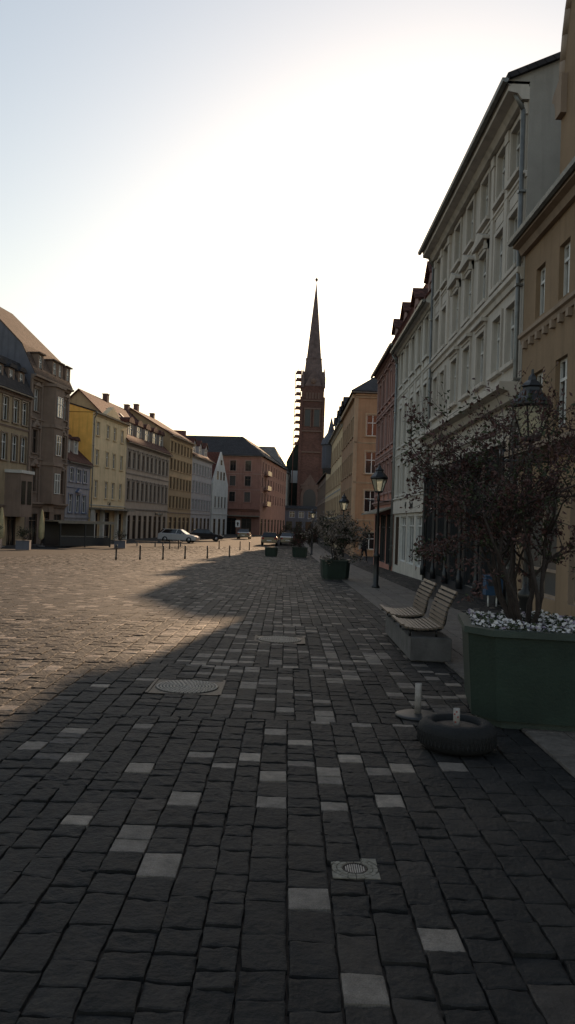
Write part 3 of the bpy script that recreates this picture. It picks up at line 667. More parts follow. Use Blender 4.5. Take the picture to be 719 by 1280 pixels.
# nearest: old cream house y 50..67.3
L = 17.3 * K
cL = [1.2, 2.9, 4.6, 6.4, 8.1, 9.8, 11.5, 13.2, 15.0, 16.6]
ops = grid(cL, [(5.9, 8.0), (9.0, 10.9)], .95, style='old') + grid(cL[:7], [(2.6, 4.6)], .95, style='old') + [(c, -1.0, 1.5, 2.8, 's_plain') for c in (2, 4.6, 7.2, 9.8, 12.4, 15.0)]
lb = building('old_cream_house', 'old cream house with brown window surrounds and a dark oriel at the left edge', PL(50), PL(67.3), 11, -1.3, 11.4, M['p_oldcream'], {0: ops},
    [(-.4, 11.4, 0, 0), (1.0, 14.2, 0, 0), (5.5, 15.6, 0, 0), (10, 14.2, 0, 0), (11.4, 11.4, 0, 0)], M['tile_dark'], trims=[(11.05, .35, .3, M['t_brownstone']), (8.5, .18, .1, M['t_brownstone']), (2.1, .25, .15, M['t_brownstone'])], oh=.02)
for s in (10.0, 12.2, 14.1, 15.9): dormer(lb, s, .05, 11.8, 1.1, 1.5, 1.2, M['p_brownstone'], M['tile_dark'], 'round')
b = MB(); b.prism([(13.6, 0), (16.8, 0), (16.3, -1.1), (14.1, -1.1)], 1.4, 4.9, M['p_brownstone'], 'z'); b.prism([(13.5, 0), (16.9, 0), (16.4, -1.2), (14.0, -1.2)], 4.9, 5.15, M['t_cream'], 'z')
for s in (14.6, 15.7): b.box(s - .35, s + .35, -1.13, -1.09, 2.4, 4.3, M['glass'])
b.build('oriel', lb)
# ornate brown building y 67.4..75.6
L = 8.2 * K
ops = [(1.2, 10.5, .95, 1.9, 'brown_l'), (6.3, 10.5, .95, 1.9, 'brown_l'), (7.5, 10.5, .6, 1.9, 'brown_l')]
for z0, z1 in ((6.9, 8.9), (3.6, 5.7)): ops += [(1.2, z0, 1.0, z1 - z0, 'brown'), (6.0, z0, .75, z1 - z0, 'brown'), (7.3, z0, .75, z1 - z0, 'brown')]
ops += [(1.5, -1.0, 1.6, 2.7, 's_plain'), (4.1, -1.0, 1.5, 2.9, 's_plain'), (6.7, -1.0, 1.6, 2.7, 's_plain')]
nb = building('ornate_house', 'tall ornate brown sandstone house with carved oriel and steep tiled roof', PL(67.4), PL(75.6), 11, -1.3, 13.5, M['p_brownstone'], {0: ops},
    [(-.35, 13.5, 0, 0), (.9, 16.0, 0, 0), (5.2, 20.2, 0, 1.5), (9.5, 16.0, 0, 0), (11.3, 13.5, 0, 0)], M['tile_brown'], gables=(True, False), sidewall=M['p_slate'], oh=.02,
    trims=[(13.1, .4, .5, M['t_brownstone']), (9.6, .3, .2, M['t_brownstone']), (6.2, .3, .2, M['t_brownstone']), (2.3, .4, .35, M['t_brownstone'])])
b = MB(); b.prism([(2.5, 0), (5.2, 0), (4.8, -1.0), (2.9, -1.0)], 2.6, 12.9, M['p_brownstone'], 'z'); b.prism([(2.4, 0), (5.3, 0), (4.9, -1.15), (2.8, -1.15)], 12.9, 13.15, M['t_brownstone'], 'z')
for z in (5.95, 9.3): b.prism([(2.42, 0), (5.28, 0), (4.86, -1.1), (2.84, -1.1)], z, z + .3, M['t_brownstone'], 'z')
b.prism([(2.9, 0), (4.8, 0), (4.3, -.6), (3.4, -.6)], 1.9, 2.6, M['t_brownstone'], 'z')
orl = b.build('oriel', nb)
for z in (3.5, 6.9, 10.3):
    fm, pm, sm = window_meshes(1.1, 1.8, 'brown_l'); link('window', join_mesh(fm, pm), orl, (3.85, -1.18, z))
b = MB()
for s in (1.2, 6.65):
    for z in (9.05, 5.75): b.prism([(s - .9, z), (s + .9, z), (s, z + .85)], -.2, .01, M['t_brownstone']); b.lathe([(.2, 0), (.28, .12), (.1, .3)], M['p_brownstone'], 10, (s, -.2, z + .1))
for s in (.12, 2.2, 5.5, 8.1): b.box(s - .14, s + .14, -.12, .01, 2.7, 13.1, M['t_brownstone'])
b.build('stone_carving', nb)
for s in (1.6, 4.6, 5.8, 7.6): dormer(nb, s, -.1, 13.75, 1.1, 1.7, 1.4, M['p_brownstone'], M['tile_brown'], 'flat')
# little blue-grey house y 75.7..81.8
L = 6.1 * K
cB = [1.25, 3.05, 4.75]
bb_ = building('small_blue_house', 'small low blue-grey house with two round-topped dormers between taller houses', PL(75.7), PL(81.85), 9, -1.3, 6.7, M['p_blue'],
    {0: grid(cB, [(4.95, 6.2), (1.95, 3.7)], .95, style='blue') + [(1.5, -.9, 1.6, 2.0, 's_plain'), (4.3, -.9, 1.6, 2.0, 's_plain')]},
    [(-.3, 6.75, 0, 0), (4.5, 11.0, 0, 0), (9.3, 6.75, 0, 0)], M['tile_red'], oh=.02, trims=[(6.45, .22, .2, M['p_blue']), (1.3, .2, .1, M['p_blue']), (4.3, .1, .08, M['frame_blue'])])
for s in (1.8, 3.9): dormer(bb_, s, .7, 7.6, 1.15, 1.5, 2.2, M['p_whitetrim'], M['tile_red'], 'round')
b = MB(); b.prism([(2.4, 3.9), (3.7, 3.9), (3.7, 4.0), (3.05, 4.3), (2.4, 4.0)], -.25, .01, M['frame_blue']); b.build('door_hood', bb_)
# yellow house y 82..93
L = 11 * K
cY = [1.6, 4.7, 6.9, 9.4]
yb = building('yellow_house', 'pale yellow four storey house with a bright yellow blank side wall', PL(82), PL(93), 12, -1.3, 12.3, M['p_lyellow'],
    {0: grid(cY, [(3.6, 5.4), (7.0, 8.6), (10.1, 11.5)], .85, style='yel') + [(1.6, -1, 1.6, 3.0, 's_plain'), (4.6, -1, 2.8, 3.1, 's_plain'), (9.2, -1, 1.8, 3.0, 's_plain')]},
    [(-.3, 12.35, 0, 0), (6, 14.1, 0, 0), (12.3, 12.35, 0, 0)], M['tile_dark'], sidewall=M['p_yellowside'], oh=.05, trims=[(12.1, .2, .25, M['p_lyellow']), (2.75, .12, .1, M['t_cream'])],
    chimneys=[(.8, 4.6, 14.2, .9, .7)], pipes=[(.25, -.9, 12.2)])
b = MB(); b.box(-.1, L - .1, -1.3, 0, 2.35, 2.55, M['canvas']); b.build('canopy', yb)
for s in (.3, 3.0, 7.6, 10.7): b = MB(); b.box(s - .2, s + .2, -.5, -.1, -1, 2.35, M['t_cream']); b.build('canopy_pillar', yb)
b = MB(); b.prism([(3.2, 12.35), (8.8, 12.35), (6, 13.7)], -.1, .5, M['p_lyellow']); b.build('pediment', yb)
text(yb, 'lettering', 'Café', (5.8, -.03, 3.05), .55, M['signblack'])
# grey-beige house y 93..111.6
L = 18.6 * K
cG = cols(10, L, 1.1)
gb_ = building('beige_grey_house', 'beige-grey house with ten windows per floor, wide dormers and a steep red-brown roof', PL(93.05), PL(111.6), 12, -1.3, 10.4, M['p_grey'],
    {0: grid(cG, [(3.7, 5.9), (7.5, 9.4)], .95, style='grey') + [(c, -1, 1.2, 2.9, 's_plain') for c in cols(8, L, 1.6)]},
    [(-.4, 10.4, 0, 0), (6, 16.4, 0, 0), (12.4, 10.4, 0, 0)], M['tile_red'], trims=[(10.1, .3, .3, M['t_grey']), (6.7, .2, .1, M['t_grey']), (2.5, .25, .12, M['t_grey'])], chimneys=[(9, 6, 16.4, .9, .8), (17.5, 6, 16.4, .8, .8)], sidewall=M['p_sand'])
for s in (3, 6.4, 9.8, 13.2, 16.4): dormer(gb_, s, .6, 11.2, 2.0, 1.8, 2.8, M['t_grey'], M['tile_red'], 'round')
for s in (5.0, 9.5, 14.0):
    b = MB(); b.box(s - .35, s + .35, 3.6, 4.5, 0, .08, M['zinc'], Matrix.Translation((0, 3.6, 14.35)) @ Matrix.Rotation(R(43), 4, 'X') @ Matrix.Translation((0, -3.6, 0))); b.build('roof_window', gb_)
b = MB(); b.box(12.6, 16.2, -.08, 0, 2.05, 2.35, M['signblack']); sg = b.build('shop_sign', gb_); text(sg, 'lettering', 'GASTSTÄTTE', (14.4, -.09, 2.2), .3, M['signpale'])
# sand house y 111.6..125
L = 13.3 * K; cS = cols(7, L, 1.1)
sb_ = building('sand_house', 'sand coloured four storey house with closely set brown windows', PL(111.65), PL(125), 12, -1.3, 13.3, M['p_sand'],
    {0: grid(cS, [(3.2, 4.9), (5.9, 7.6), (8.6, 10.2), (11.1, 12.6)], 1.0, style='sand') + [(c, -1, 1.5, 2.9, 's_plain') for c in cols(5, L, 1.6)]},
    [(-.4, 13.3, 0, 0), (6, 17.0, 0, 0), (12.4, 13.3, 0, 0)], M['tile_red'], trims=[(13.0, .3, .3, M['t_tan']), (2.4, .2, .1, M['t_tan'])], chimneys=[(3, 6, 17, .9, .8), (11, 6, 17, .7, .8)])
# lilac house y 125..139.5
L = 14.4 * K; cS = cols(7, L, 1.2)
lb_ = building('pale_lilac_house', 'pale lilac-grey house with dormers beside the narrow gabled house', PL(125.05), PL(139.4), 12, -1.3, 11.6, M['p_lilac'],
    {0: grid(cS, [(3.2, 4.9), (6.0, 7.8), (8.9, 10.6)], 1.0, style='lil') + [(c, -1, 1.5, 2.9, 's_plain') for c in cols(5, L, 1.6)]},
    [(-.4, 11.6, 0, 0), (6, 16.0, 0, 0), (12.4, 11.6, 0, 0)], M['tile_red'], trims=[(11.3, .3, .3, M['p_lilac']), (2.4, .2, .1, M['p_lilac'])])
for s in (3, 7.2, 11.4): dormer(lb_, s, .5, 12.2, 1.9, 1.5, 2.6, M['p_lilac'], M['tile_red'], 'gable')
# narrow gabled house y 139.8..151
L = 9.0
gbl = building('gabled_house', 'narrow pale house with a steep pointed gable facing the street', (-13.25, 140), (-11.2, 148.5), 12, -1.3, 8.2, M['p_gable'],
    {0: grid([1.6, 3.6, 5.3, 7.2], [(3.9, 5.9)], .85, style='gab') + [(c, -1, 1.2, 2.9, 's_plain') for c in (1.6, 4.3, 7)]}, None, None, trims=[(2.6, .2, .1, M['p_gable'])])
Lg = math.hypot(2.05, 8.5); b = MB(); b.prism([(0, 8.2), (Lg, 8.2), (Lg / 2, 14.0)], 0, .3, M['p_gable']); g_ = b.build('gable', gbl)
for s, z in ((2.6, 8.9), (4.4, 8.9), (6.1, 8.9), (4.37, 11.6)):
    fm, pm, sm = window_meshes(.8, 1.5 if z < 10 else .9, 'gab'); link('window', join_mesh(fm, pm), g_, (s, -.15, z))
b = MB()
for s in (0, 1):
    xe = 0 if s == 0 else Lg
    b.add([(xe, .25, 8.15), (Lg / 2, .25, 13.95), (Lg / 2, 12, 13.95), (xe, 12, 8.15)], [(0, 1, 2, 3)], M['tile_red']); b.add([(xe, .25, 8.0), (Lg / 2, .25, 13.8), (Lg / 2, 12, 13.8), (xe, 12, 8.0)], [(0, 1, 2, 3)], M['tile_red'])
b.build('roof', gbl)
# red corner block y 155
cR = [4.5 + 2.95 * i for i in range(6)] ; L = 21
cR = [21.0 - 2.6 - 3.0 * i for i in range(6)]
rb_ = building('red_corner_block', 'large brick-red corner building with dark hipped roof closing the left row', (-26.2, 157.5), (-5.35, 155), 40, -1.3, 14.3, M['p_red'],
    {0: grid(cR, [(5.4, 7.3), (8.5, 10.4), (11.4, 13.4)], 1.15, style='red') + [(c, -1, 2.0, 3.2, 's_plain') for c in cR[:4]], 1: grid(cols(10, 40, 2), [(5.4, 7.3), (8.5, 10.4), (11.4, 13.4)], 1.15, style='red') + [(c, -1, 2.2, 3.2, 's_plain') for c in cols(8, 40, 2.6)]},
    [(-.5, 14.35, 0, 0), (9, 18.9, 0, 6), (31, 18.9, 0, 6), (40.5, 14.35, 0, 0)], M['tile_dark'], gables=(True, False), oh=.5, trims=[(14.0, .35, .3, M['t_red']), (10.75, .15, .08, M['t_red']), (7.7, .15, .08, M['t_red']), (3.6, .6, .5, M['p_red'])])
for z in (4.7, 7.85, 10.8):
    for yy in (6.0,):
        b = MB(); b.box(21.02, 21.9, 3.5, 8.5, z, z + .12, M['p_red']); b.box(21.85, 21.9, 3.5, 8.5, z + .12, z + 1.0, M['blackmetal']); b.build('balcony', rb_)
b = MB(); b.box(14.2, 20.95, -1.0, 0, 2.55, 2.75, M['canvas']); b.build('canopy', rb_)
# background houses that close the gaps
building('background_house', 'house with a red tiled roof rising behind the sand house and the red corner block', (-34, 150), (-20, 152), 16, -1, 14, M['p_red'], {}, [(-.3, 14, 0, 0), (8, 19.2, 0, 0), (16.3, 14, 0, 0)], M['tile_mid'])
building('background_grey_house', 'house with a pale grey roof peeping out behind the red corner block', (-9, 212), (-1.2, 211), 12, -1, 15, M['p_gable'], {}, [(-.3, 15, 0, 0), (6, 22, 0, 4), (12.3, 15, 0, 0)], mat_tile('pale_grey_roof', (.3, .28, .27)), gables=(True, False))
building('side_street_house', 'plain brown house up the side street behind the salmon house', (16, 66.5), (30, 66.5), 12, -1, 9.5, M['p_grey'], {0: grid(cols(5, 14, 1.5), [(3, 4.8), (6.2, 8)], 1.1, style='grey')}, [(-.3, 9.5, 0, 0), (6, 13, 0, 0), (12.3, 9.5, 0, 0)], M['tile_brown'])
cF = cols(10, 40, 2)
building('far_brown_house', 'dark brown house between the cream yellow house and the church', (5.9, 160), (5.9, 119), 12, -1, 9.5, M['p_brownstone'], {0: grid(cF, [(3, 4.8), (6.2, 8)], 1.1, style='brown')}, [(-.3, 9.5, 0, 0), (6, 13.2, 0, 0), (12.3, 9.5, 0, 0)], M['tile_dark'], gables=(True, True))

# ================================================================== CHURCH
ch = thing('church', 'red brick church with a tall tapering spire at the end of the street', 'church', (5.8, 220, -1))
b = MB(); hw = 3.0
b.box(-hw, hw, -hw, hw, 0, 40, M['brick'])
for sx in (-1, 1):
    for sy in (-1, 1): b.box(sx * hw - .35, sx * hw + .35, sy * hw - .35, sy * hw + .35, 0, 37, M['brick'])
for z in (12.8, 21.8, 27.5, 35.8): b.box(-hw - .3, hw + .3, -hw - .3, hw + .3, z, z + .35, M['churchtrim'])
b.build('tower', ch)
b = MB()
for x in (-1.25, 1.25): 
    b.box(x - .75, x + .75, -hw - .1, -hw + .0, 29, 33.6, M['frame_dark']); b.box(x - .95, x - .75, -hw - .25, -hw, 28.8, 33.8, M['churchtrim']); b.box(x + .75, x + .95, -hw - .25, -hw, 28.8, 33.8, M['churchtrim'])
b.box(-2.3, 2.3, -hw - .3, -hw, 33.6, 34, M['churchtrim']); b.build('belfry_window', ch)
b = MB()
for i in range(5): x = -1.6 + .8 * i; b.box(x - .18, x + .18, -hw - .08, -hw, 36.5, 38.2, M['churchtrim'])
b.build('blind_arcade', ch)
b = MB()
for q in range(4):   # pointed wall gables round the foot of the spire
    Mq = Matrix.Rotation(q * math.pi / 2, 4, 'Z'); vs = [Mq @ Vector(p) for p in ((-2.4, -hw - .1, 40), (2.4, -hw - .1, 40), (0, -hw - .1, 44.5), (-2.4, -hw + .4, 40), (2.4, -hw + .4, 40), (0, -hw + 2, 44.5))]
    b.add(vs, [(0, 1, 2), (1, 4, 5, 2), (0, 2, 5, 3)], M['copper'])
    Mt = Mq @ Matrix.Translation((hw - .1, -hw + .1, 0))
    b.add([Mt @ Vector(p) for p in ((-.4, -.4, 39.5), (.4, -.4, 39.5), (.4, .4, 39.5), (-.4, .4, 39.5), (-.4, -.4, 42), (.4, -.4, 42), (.4, .4, 42), (-.4, .4, 42), (0, 0, 45.5))], [(0,1,5,4),(1,2,6,5),(2,3,7,6),(3,0,4,7),(4,5,8),(5,6,8),(6,7,8),(7,4,8)], M['copper'])
b.build('gablet', ch)
b = MB(); b.lathe([(3.15, 40), (2.9, 42), (2.35, 47.5), (2.4, 47.7), (2.4, 48), (2.15, 48.1), (.06, 69)], M['copper'], 8, rot=math.pi / 8, smooth=False); sp = b.build('spire', ch)
b = MB(); b.lathe([(.05, 68.5), (.07, 69.4), (.3, 69.6), (.42, 69.9), (.3, 70.25), (.05, 70.4)], M['blackmetal'], 12); b.tube((0, 0, 70.3), (0, 0, 71.4), .07, .05, M['blackmetal']); b.build('finial', sp)
b = MB(); b.lathe([(0.01, 0), (.8, 0), (.8, .15), (0.01, .15)], M['churchtrim'], 20); ck = b.build('clock_face', ch); ck.location = (0, -hw - .05, 41.3); ck.rotation_euler = (math.pi / 2, 0, 0)
def archpoly(w, z0, zs, n=10): return [(-w, z0), (w, z0)] + [(w * math.cos(a), zs + w * 1.25 * math.sin(a)) for a in [math.pi * i / n for i in range(n + 1)]]
b = MB(); b.prism(archpoly(2.4, 6, 10), -hw - .25, -hw, M['churchtrim']); b.prism(archpoly(1.7, 6.4, 9.8), -hw - .3, -hw - .26, M['frame_dark']); b.prism([(-2.7, 12), (2.7, 12), (0, 16)], -hw - .15, -hw, M['churchtrim']); b.build('portal_arch', ch)
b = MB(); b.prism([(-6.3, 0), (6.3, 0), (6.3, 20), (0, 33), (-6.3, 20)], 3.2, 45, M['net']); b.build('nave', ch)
b = MB()
for s in (-1, 1): b.add([(s * 6.6, 3.0, 19.6), (0, 3.0, 33.3), (0, 45, 33.3), (s * 6.6, 45, 19.6), (s * 6.6, 3.0, 19.3), (0, 3.0, 33.0), (0, 45, 33.0), (s * 6.6, 45, 19.3)], [(0, 1, 2, 3), (4, 5, 6, 7), (0, 1, 5, 4), (0, 3, 7, 4)], M['copper'])
b.build('nave_roof', ch)
b = MB(); b.box(-5.2, -3.2, 3.0, 3.15, 13.8, 17.2, M['banner']); tag(b.build('banner', None, (5.8, 220, -1)), 'white banner hanging on the dark church side left of the tower', 'banner')
# forecourt building in front of the portal
building('low_shop_building', 'low dark shop building with blue-tinted windows at the foot of the church tower', (-1, 206), (9.5, 206), 6, -1, 5.2, M['p_slate'], {0: [(c, -.4, 1.6, 2.4, 's_dark') for c in (1.5, 4, 6.5, 9)] + grid([2.2, 4.6, 7, 9.2], [(3.0, 4.6)], 1.4, style='blue')}, [(-.2, 5.2, 0, 0), (3, 6, 0, 0), (6.2, 5.2, 0, 0)], M['tile_dark'])
# scaffold
sc = thing('scaffold', 'rust coloured scaffold climbing the left side of the church tower', 'scaffold', (1.95, 219, -1))
for x in (-1.0, .55):
    for y in (-1.0, .6): b = MB(); b.tube((x, y, 0), (x, y, 44.5), .1, .1, M['scaff'], 6); b.build('standard', sc)
for i in range(11):
    z = 24 + i * 1.95; b = MB(); b.box(-1.05, .6, -1.05, .65, z, z + .16, M['scaff']); b.box(-.75, .45, -1.0, .3, z + .16, z + .75, M['scaff']); b.tube((-1, -1.04, z + 1.95), (.55, -1.04, z), .035, .035, M['scaff'], 6)
    b.tube((-1, -1.04, z + 1.15), (.55, -1.04, z + 1.15), .045, .045, M['scaff'], 6); b.tube((-1, -1.04, z), (.55, -1.04, z + 1.95), .035, .035, M['scaff'], 6); b.tube((.5, 0, z + .2), (1.0, 0, z + .2), .05, .05, M['scaff'], 6); b.build('platform', sc)

# ================================================================== STREET FURNITURE
def street_lamp(x, y, label):
    z = gz(y); r = thing('street_lamp', label, 'street lamp', (x, y, z), group='old style street lamps along the right pavement')
    if PROTO.get('lamp'):
        bpy.data.objects.remove(r); r = copy_tree(PROTO['lamp']); r.location = (x, y, z); r['label'] = label; return r
    b = MB(); b.lathe([(.13, 0), (.13, .06), (.085, .1), (.085, .95), (.1, .98), (.1, 1.04), (.05, 1.1), (.045, 1.3), (.032, 2.7), (.05, 2.74), (.05, 2.8), (.03, 2.85), (.03, 2.98)], M['blackmetal'], 14); b.build('post', r)
    b = MB(); b.tube((-.3, 0, 2.72), (.3, 0, 2.72), .015, .015, M['blackmetal'], 6); b.lathe([(.02, 0), (.03, .02), (.02, .04)], M['blackmetal'], 8, (.3, 0, 2.7)); b.lathe([(.02, 0), (.03, .02), (.02, .04)], M['blackmetal'], 8, (-.3, 0, 2.7)); b.build('crossbar', r)
    b = MB(); n = 6
    b.lathe([(.10, 2.98), (.13, 3.0), (.13, 3.03)], M['blackmetal'], n); b.lathe([(.25, 3.4), (.275, 3.42), (.275, 3.46), (.25, 3.47)], M['blackmetal'], n)
    for i in range(n):
        a = 2 * math.pi * i / n; b.tube((.12 * math.cos(a), .12 * math.sin(a), 3.02), (.25 * math.cos(a), .25 * math.sin(a), 3.42), .012, .012, M['blackmetal'], 5)
    fr_ = b.build('lantern', r)
    b = MB(); b.lathe([(.112, 3.03), (.238, 3.4)], M['lampglass'], n, smooth=False); b.build('glass', fr_)
    b = MB(); b.lathe([(.27, 3.47), (.2, 3.55), (.13, 3.62), (.12, 3.66), (.14, 3.68), (.11, 3.72), (.06, 3.76), (.05, 3.8), (.02, 3.84), (.015, 3.9)], M['blackmetal'], n, smooth=False); b.build('lamp_cap', fr_)
    PROTO['lamp'] = r; return r
PROTO = {}
street_lamp(2.83, 25.0, 'old style black street lamp standing clear on the pavement, its milky lantern clear of leaves')
street_lamp(2.86, 9.5, 'street lamp behind the big green planter, its lantern hidden in the red shrub').scale = (.93, .93, .93)
street_lamp(2.95, 42.0, 'street lamp standing just behind the planter with the pale blossoming shrub')
street_lamp(2.1, 66.0, 'slim street lamp in the distance on the light pavement, left of the pale shrub')

# planters
def planter(x, y, rz, label, s=1.0, group='green tapered planters along the square'):
    z = gz(y)
    if PROTO.get('pl'):
        r = copy_tree(PROTO['pl']); r.location = (x, y, z); r.rotation_euler = (0, 0, rz); r.scale = (s, s, s); r['label'] = label; return r
    r = thing('planter', label, 'planter', (x, y, z), rz, group)
    def oct(hx, c): return [(-hx + c, -hx), (hx - c, -hx), (hx, -hx + c), (hx, hx - c), (hx - c, hx), (-hx + c, hx), (-hx, hx - c), (-hx, -hx + c)]
    def loft(rings, mat, b):
        vs = [(px, py, z_) for (pp, z_) in rings for px, py in pp]; n = 8
        fs = [(j * n + i, j * n + (i + 1) % n, (j + 1) * n + (i + 1) % n, (j + 1) * n + i) for j in range(len(rings) - 1) for i in range(n)]
        b.add(vs, fs, mat)
    b = MB(); loft([(oct(.555, .17), .07), (oct(.60, .18), .80), (oct(.56, .17), .80), (oct(.50, .16), .55)], M['planter'], b); b.build('tub', r)
    b = MB(); loft([(oct(.51, .16), 0), (oct(.51, .16), .075)], M['planter_edge'], b); b.build('plinth', r)
    b = MB(); loft([(oct(.605, .185), .79), (oct(.63, .19), .795), (oct(.63, .19), .85), (oct(.55, .17), .85), (oct(.55, .17), .79)], M['planter_edge'], b); b.build('rim', r)
    b = MB()
    for sx in (-1, 1):
        for px in (-.43, .43): b.box(px - .015, px + .015, sx * .525 - .01, sx * .525 + .01, .1, .79, M['planter_edge'], Matrix.Rotation(R(0), 4, 'X'))
    b = MB(); pp = oct(.55, .17); b.add([(px, py, .76) for px, py in pp], [tuple(range(8))], M['soil']); b.build('soil', r)
    PROTO['pl'] = r; return r
planter(2.40, 7.42, R(-9), 'big dark green planter with pansies and a red shrub at the right edge', 1.0).scale = (1.18, 1.18, 1.0)
planter(1.83, 29.7, R(4), 'green planter with the pale blossoming shrub, midway down the pavement', .86)
planter(1.0, 59.5, R(4), 'green planter in the distance, right one of the two far planters', .92)
planter(-1.1, 59.5, R(0), 'small dark planter in the distance in front of the parked car', .8)

# shrubs
def leaf_quads(pos, dirs, size, rngl, V, F):
    for p, d in zip(pos, dirs):
        d = d / (np.linalg.norm(d) + 1e-9); s = size * rngl.uniform(.6, 1.3)
        a = np.cross(d, rngl.normal(size=3)); a /= (np.linalg.norm(a) + 1e-9)
        n = len(V); mid = p + d * s * .55; up = np.cross(a, d) * s * .12
        V += [tuple(p), tuple(mid + a * s * .26 + up), tuple(p + d * s * 1.1), tuple(mid - a * s * .26 + up)]; F.append((n, n + 1, n + 2, n + 3))

def shrub(name, label, loc, seed, stems, height, spread, nleaf, lsize, mats, group=None, twig=.012, upright=1.0, r0=.03, clump=.10, floor=.1, rmax=9.):
    rl = np.random.default_rng(seed); r = thing(name, label, 'shrub', loc, group=group)
    tb = MB(); twigs = []
    def grow(p, d, ln, rad, depth):
        pts = [p]; n = max(3, int(ln / .12)); dd = d.copy()
        for i in range(n):
            dd = dd + rl.normal(0, .16, 3) + np.array([0, 0, .05 * upright]); dd[2] += .35 if p[2] < floor else 0; dd /= np.linalg.norm(dd); p = p + dd * ln / n; h_ = math.hypot(p[0], p[1]); p = p if h_ < rmax else np.array([p[0] * rmax / h_, p[1] * rmax / h_, p[2]]); pts.append(p)
        for i in range(n): tb.tube(pts[i], pts[i + 1], rad * (1 - .6 * i / n), rad * (1 - .6 * (i + 1) / n), M['bark'], 6 if rad > .012 else 4, cap=False)
        if depth == 0 or rad < .003: 
            twigs.append((pts, dd)); return
        k = rl.integers(3, 6)
        for q in range(k):
            t = rl.uniform(.3, 1.0); i = min(n - 1, int(t * n)); nd = dd + rl.normal(0, .75, 3) * np.array([1, 1, .7]); nd /= np.linalg.norm(nd)
            grow(pts[i + 1], nd, ln * rl.uniform(.45, .75), rad * .5, depth - 1)
        twigs.append((pts[n // 2:], dd))
    for s in range(stems):
        a = 2 * math.pi * (s + rl.uniform(0, .6)) / stems; out = rl.uniform(.25, .8) * spread
        d = np.array([math.cos(a) * out, math.sin(a) * out, 1.0]); d /= np.linalg.norm(d)
        grow(np.array([.06 * math.cos(a), .06 * math.sin(a), 0.]), d, height * rl.uniform(.5, .8), r0 * rl.uniform(.7, 1.1), 3)
    tb.build('stems', r)
    per = max(1, nleaf // len(twigs)); VV = [[] for _ in mats]; FF = [[] for _ in mats]
    for pts, dd in twigs:
        dens = rl.choice([.3, .7, 1.0, 1.7]); mi_ = rl.integers(len(mats))
        for _ in range(int(per * dens)):
            i = rl.integers(len(pts) - 1); p = pts[i] + (pts[i + 1] - pts[i]) * rl.random() + rl.normal(0, clump * .35, 3)
            mj = mi_ if rl.random() < .8 else rl.integers(len(mats))
            leaf_quads([p], [dd * .6 + rl.normal(0, .8, 3)], lsize, rl, VV[mj], FF[mj])
    b = MB()
    for v, f, m_ in zip(VV, FF, mats): b.add(v, f, m_)
    me = bpy.data.meshes.new('foliage'); me.from_pydata(b.v, [], b.f)
    for m_ in b.mats: me.materials.append(m_)
    me.polygons.foreach_set('material_index', b.m); me.update(); link('foliage', me, r)
    return r
shrub('red_leaf_shrub', 'sparse dark red-leaved multi-stem shrub growing in the big planter', (2.24, 7.5, .74), 21, 10, 2.1, 1.35, 13000, .042, [M['leaf_red'], M['leaf_red'], M['leaf_red'], M['leaf_green']], r0=.026, clump=.08, upright=.5, floor=.6, rmax=1.15)
shrub('pale_shrub', 'bushy shrub with pale blossom in the second planter along the pavement', (1.83, 29.7, gz(29.7) + .65), 9, 7, 1.35, .6, 6500, .09, [M['leaf_pale'], M['leaf_dark'], M['leaf_pale']], clump=.16)
shrub('dark_shrub', 'dark rounded shrub in the right one of the far planters', (1.0, 59.5, gz(59.5) + .68), 12, 6, 1.2, .6, 2200, .12, [M['leaf_dark'], M['leaf_red']], clump=.2)
for i, (x, y, s) in enumerate(((-.6, 98, 1.7), (1.6, 105, 1.9), (3.4, 112, 1.9), (2.6, 88, 1.3))):
    shrub('bush', ['dark bush beside the parked dark grey car in the far street', 'dark bush under the church portal, middle of the far bushes', 'dark bush against the far brown house', 'low dark bush on the pavement edge right of the far lamp'][i], (x, y, -.9), 40 + i, 6, s, .7, 2200, .16, [M['leaf_dark'], M['leaf_red']], clump=.25, group='dark bushes at the far end of the street')

# pansies
rl = np.random.default_rng(3); b = MB()
PR = Matrix.Translation((2.40, 7.42, 0)) @ Matrix.Rotation(R(-9), 4, 'Z') @ Matrix.Diagonal((1.18, 1.18, 1, 1))
for i in range(1500):
    x, y = rl.uniform(-.56, .56), rl.uniform(-.56, .56)
    if abs(x) + abs(y) > .96: continue
    hz = .80 + rl.uniform(0, .09) + .03 * math.sin(9 * x + 4 * y); c = PR @ Vector((x, y, hz)); m_ = [M['flower_l'], M['flower_w'], M['flower_w'], M['flower_w'], M['leaf_green'], M['leaf_green']][rl.integers(6)]
    nrm = Vector((rl.normal(0, .5), rl.normal(-.5, .5), 1)).normalized(); a = nrm.orthogonal().normalized(); d = nrm.cross(a); r_ = rl.uniform(.014, .026); vs = [c]
    ph = rl.uniform(0, 6)
    for k in range(10): t_ = ph + k * .6283; q = r_ * (1.0 if k % 2 else .62); vs.append(c + (a * math.cos(t_) + d * math.sin(t_)) * q + nrm * .006)
    b.add(vs, [(0, k + 1, (k + 1) % 10 + 1) for k in range(10)], m_)
    b.tube(c, (c.x, c.y, .755), .002, .002, M['leaf_green'], 3, False)
tag(b.build('pansies'), 'low carpet of lilac and white pansies filling the big planter', 'flowers', kind='stuff')

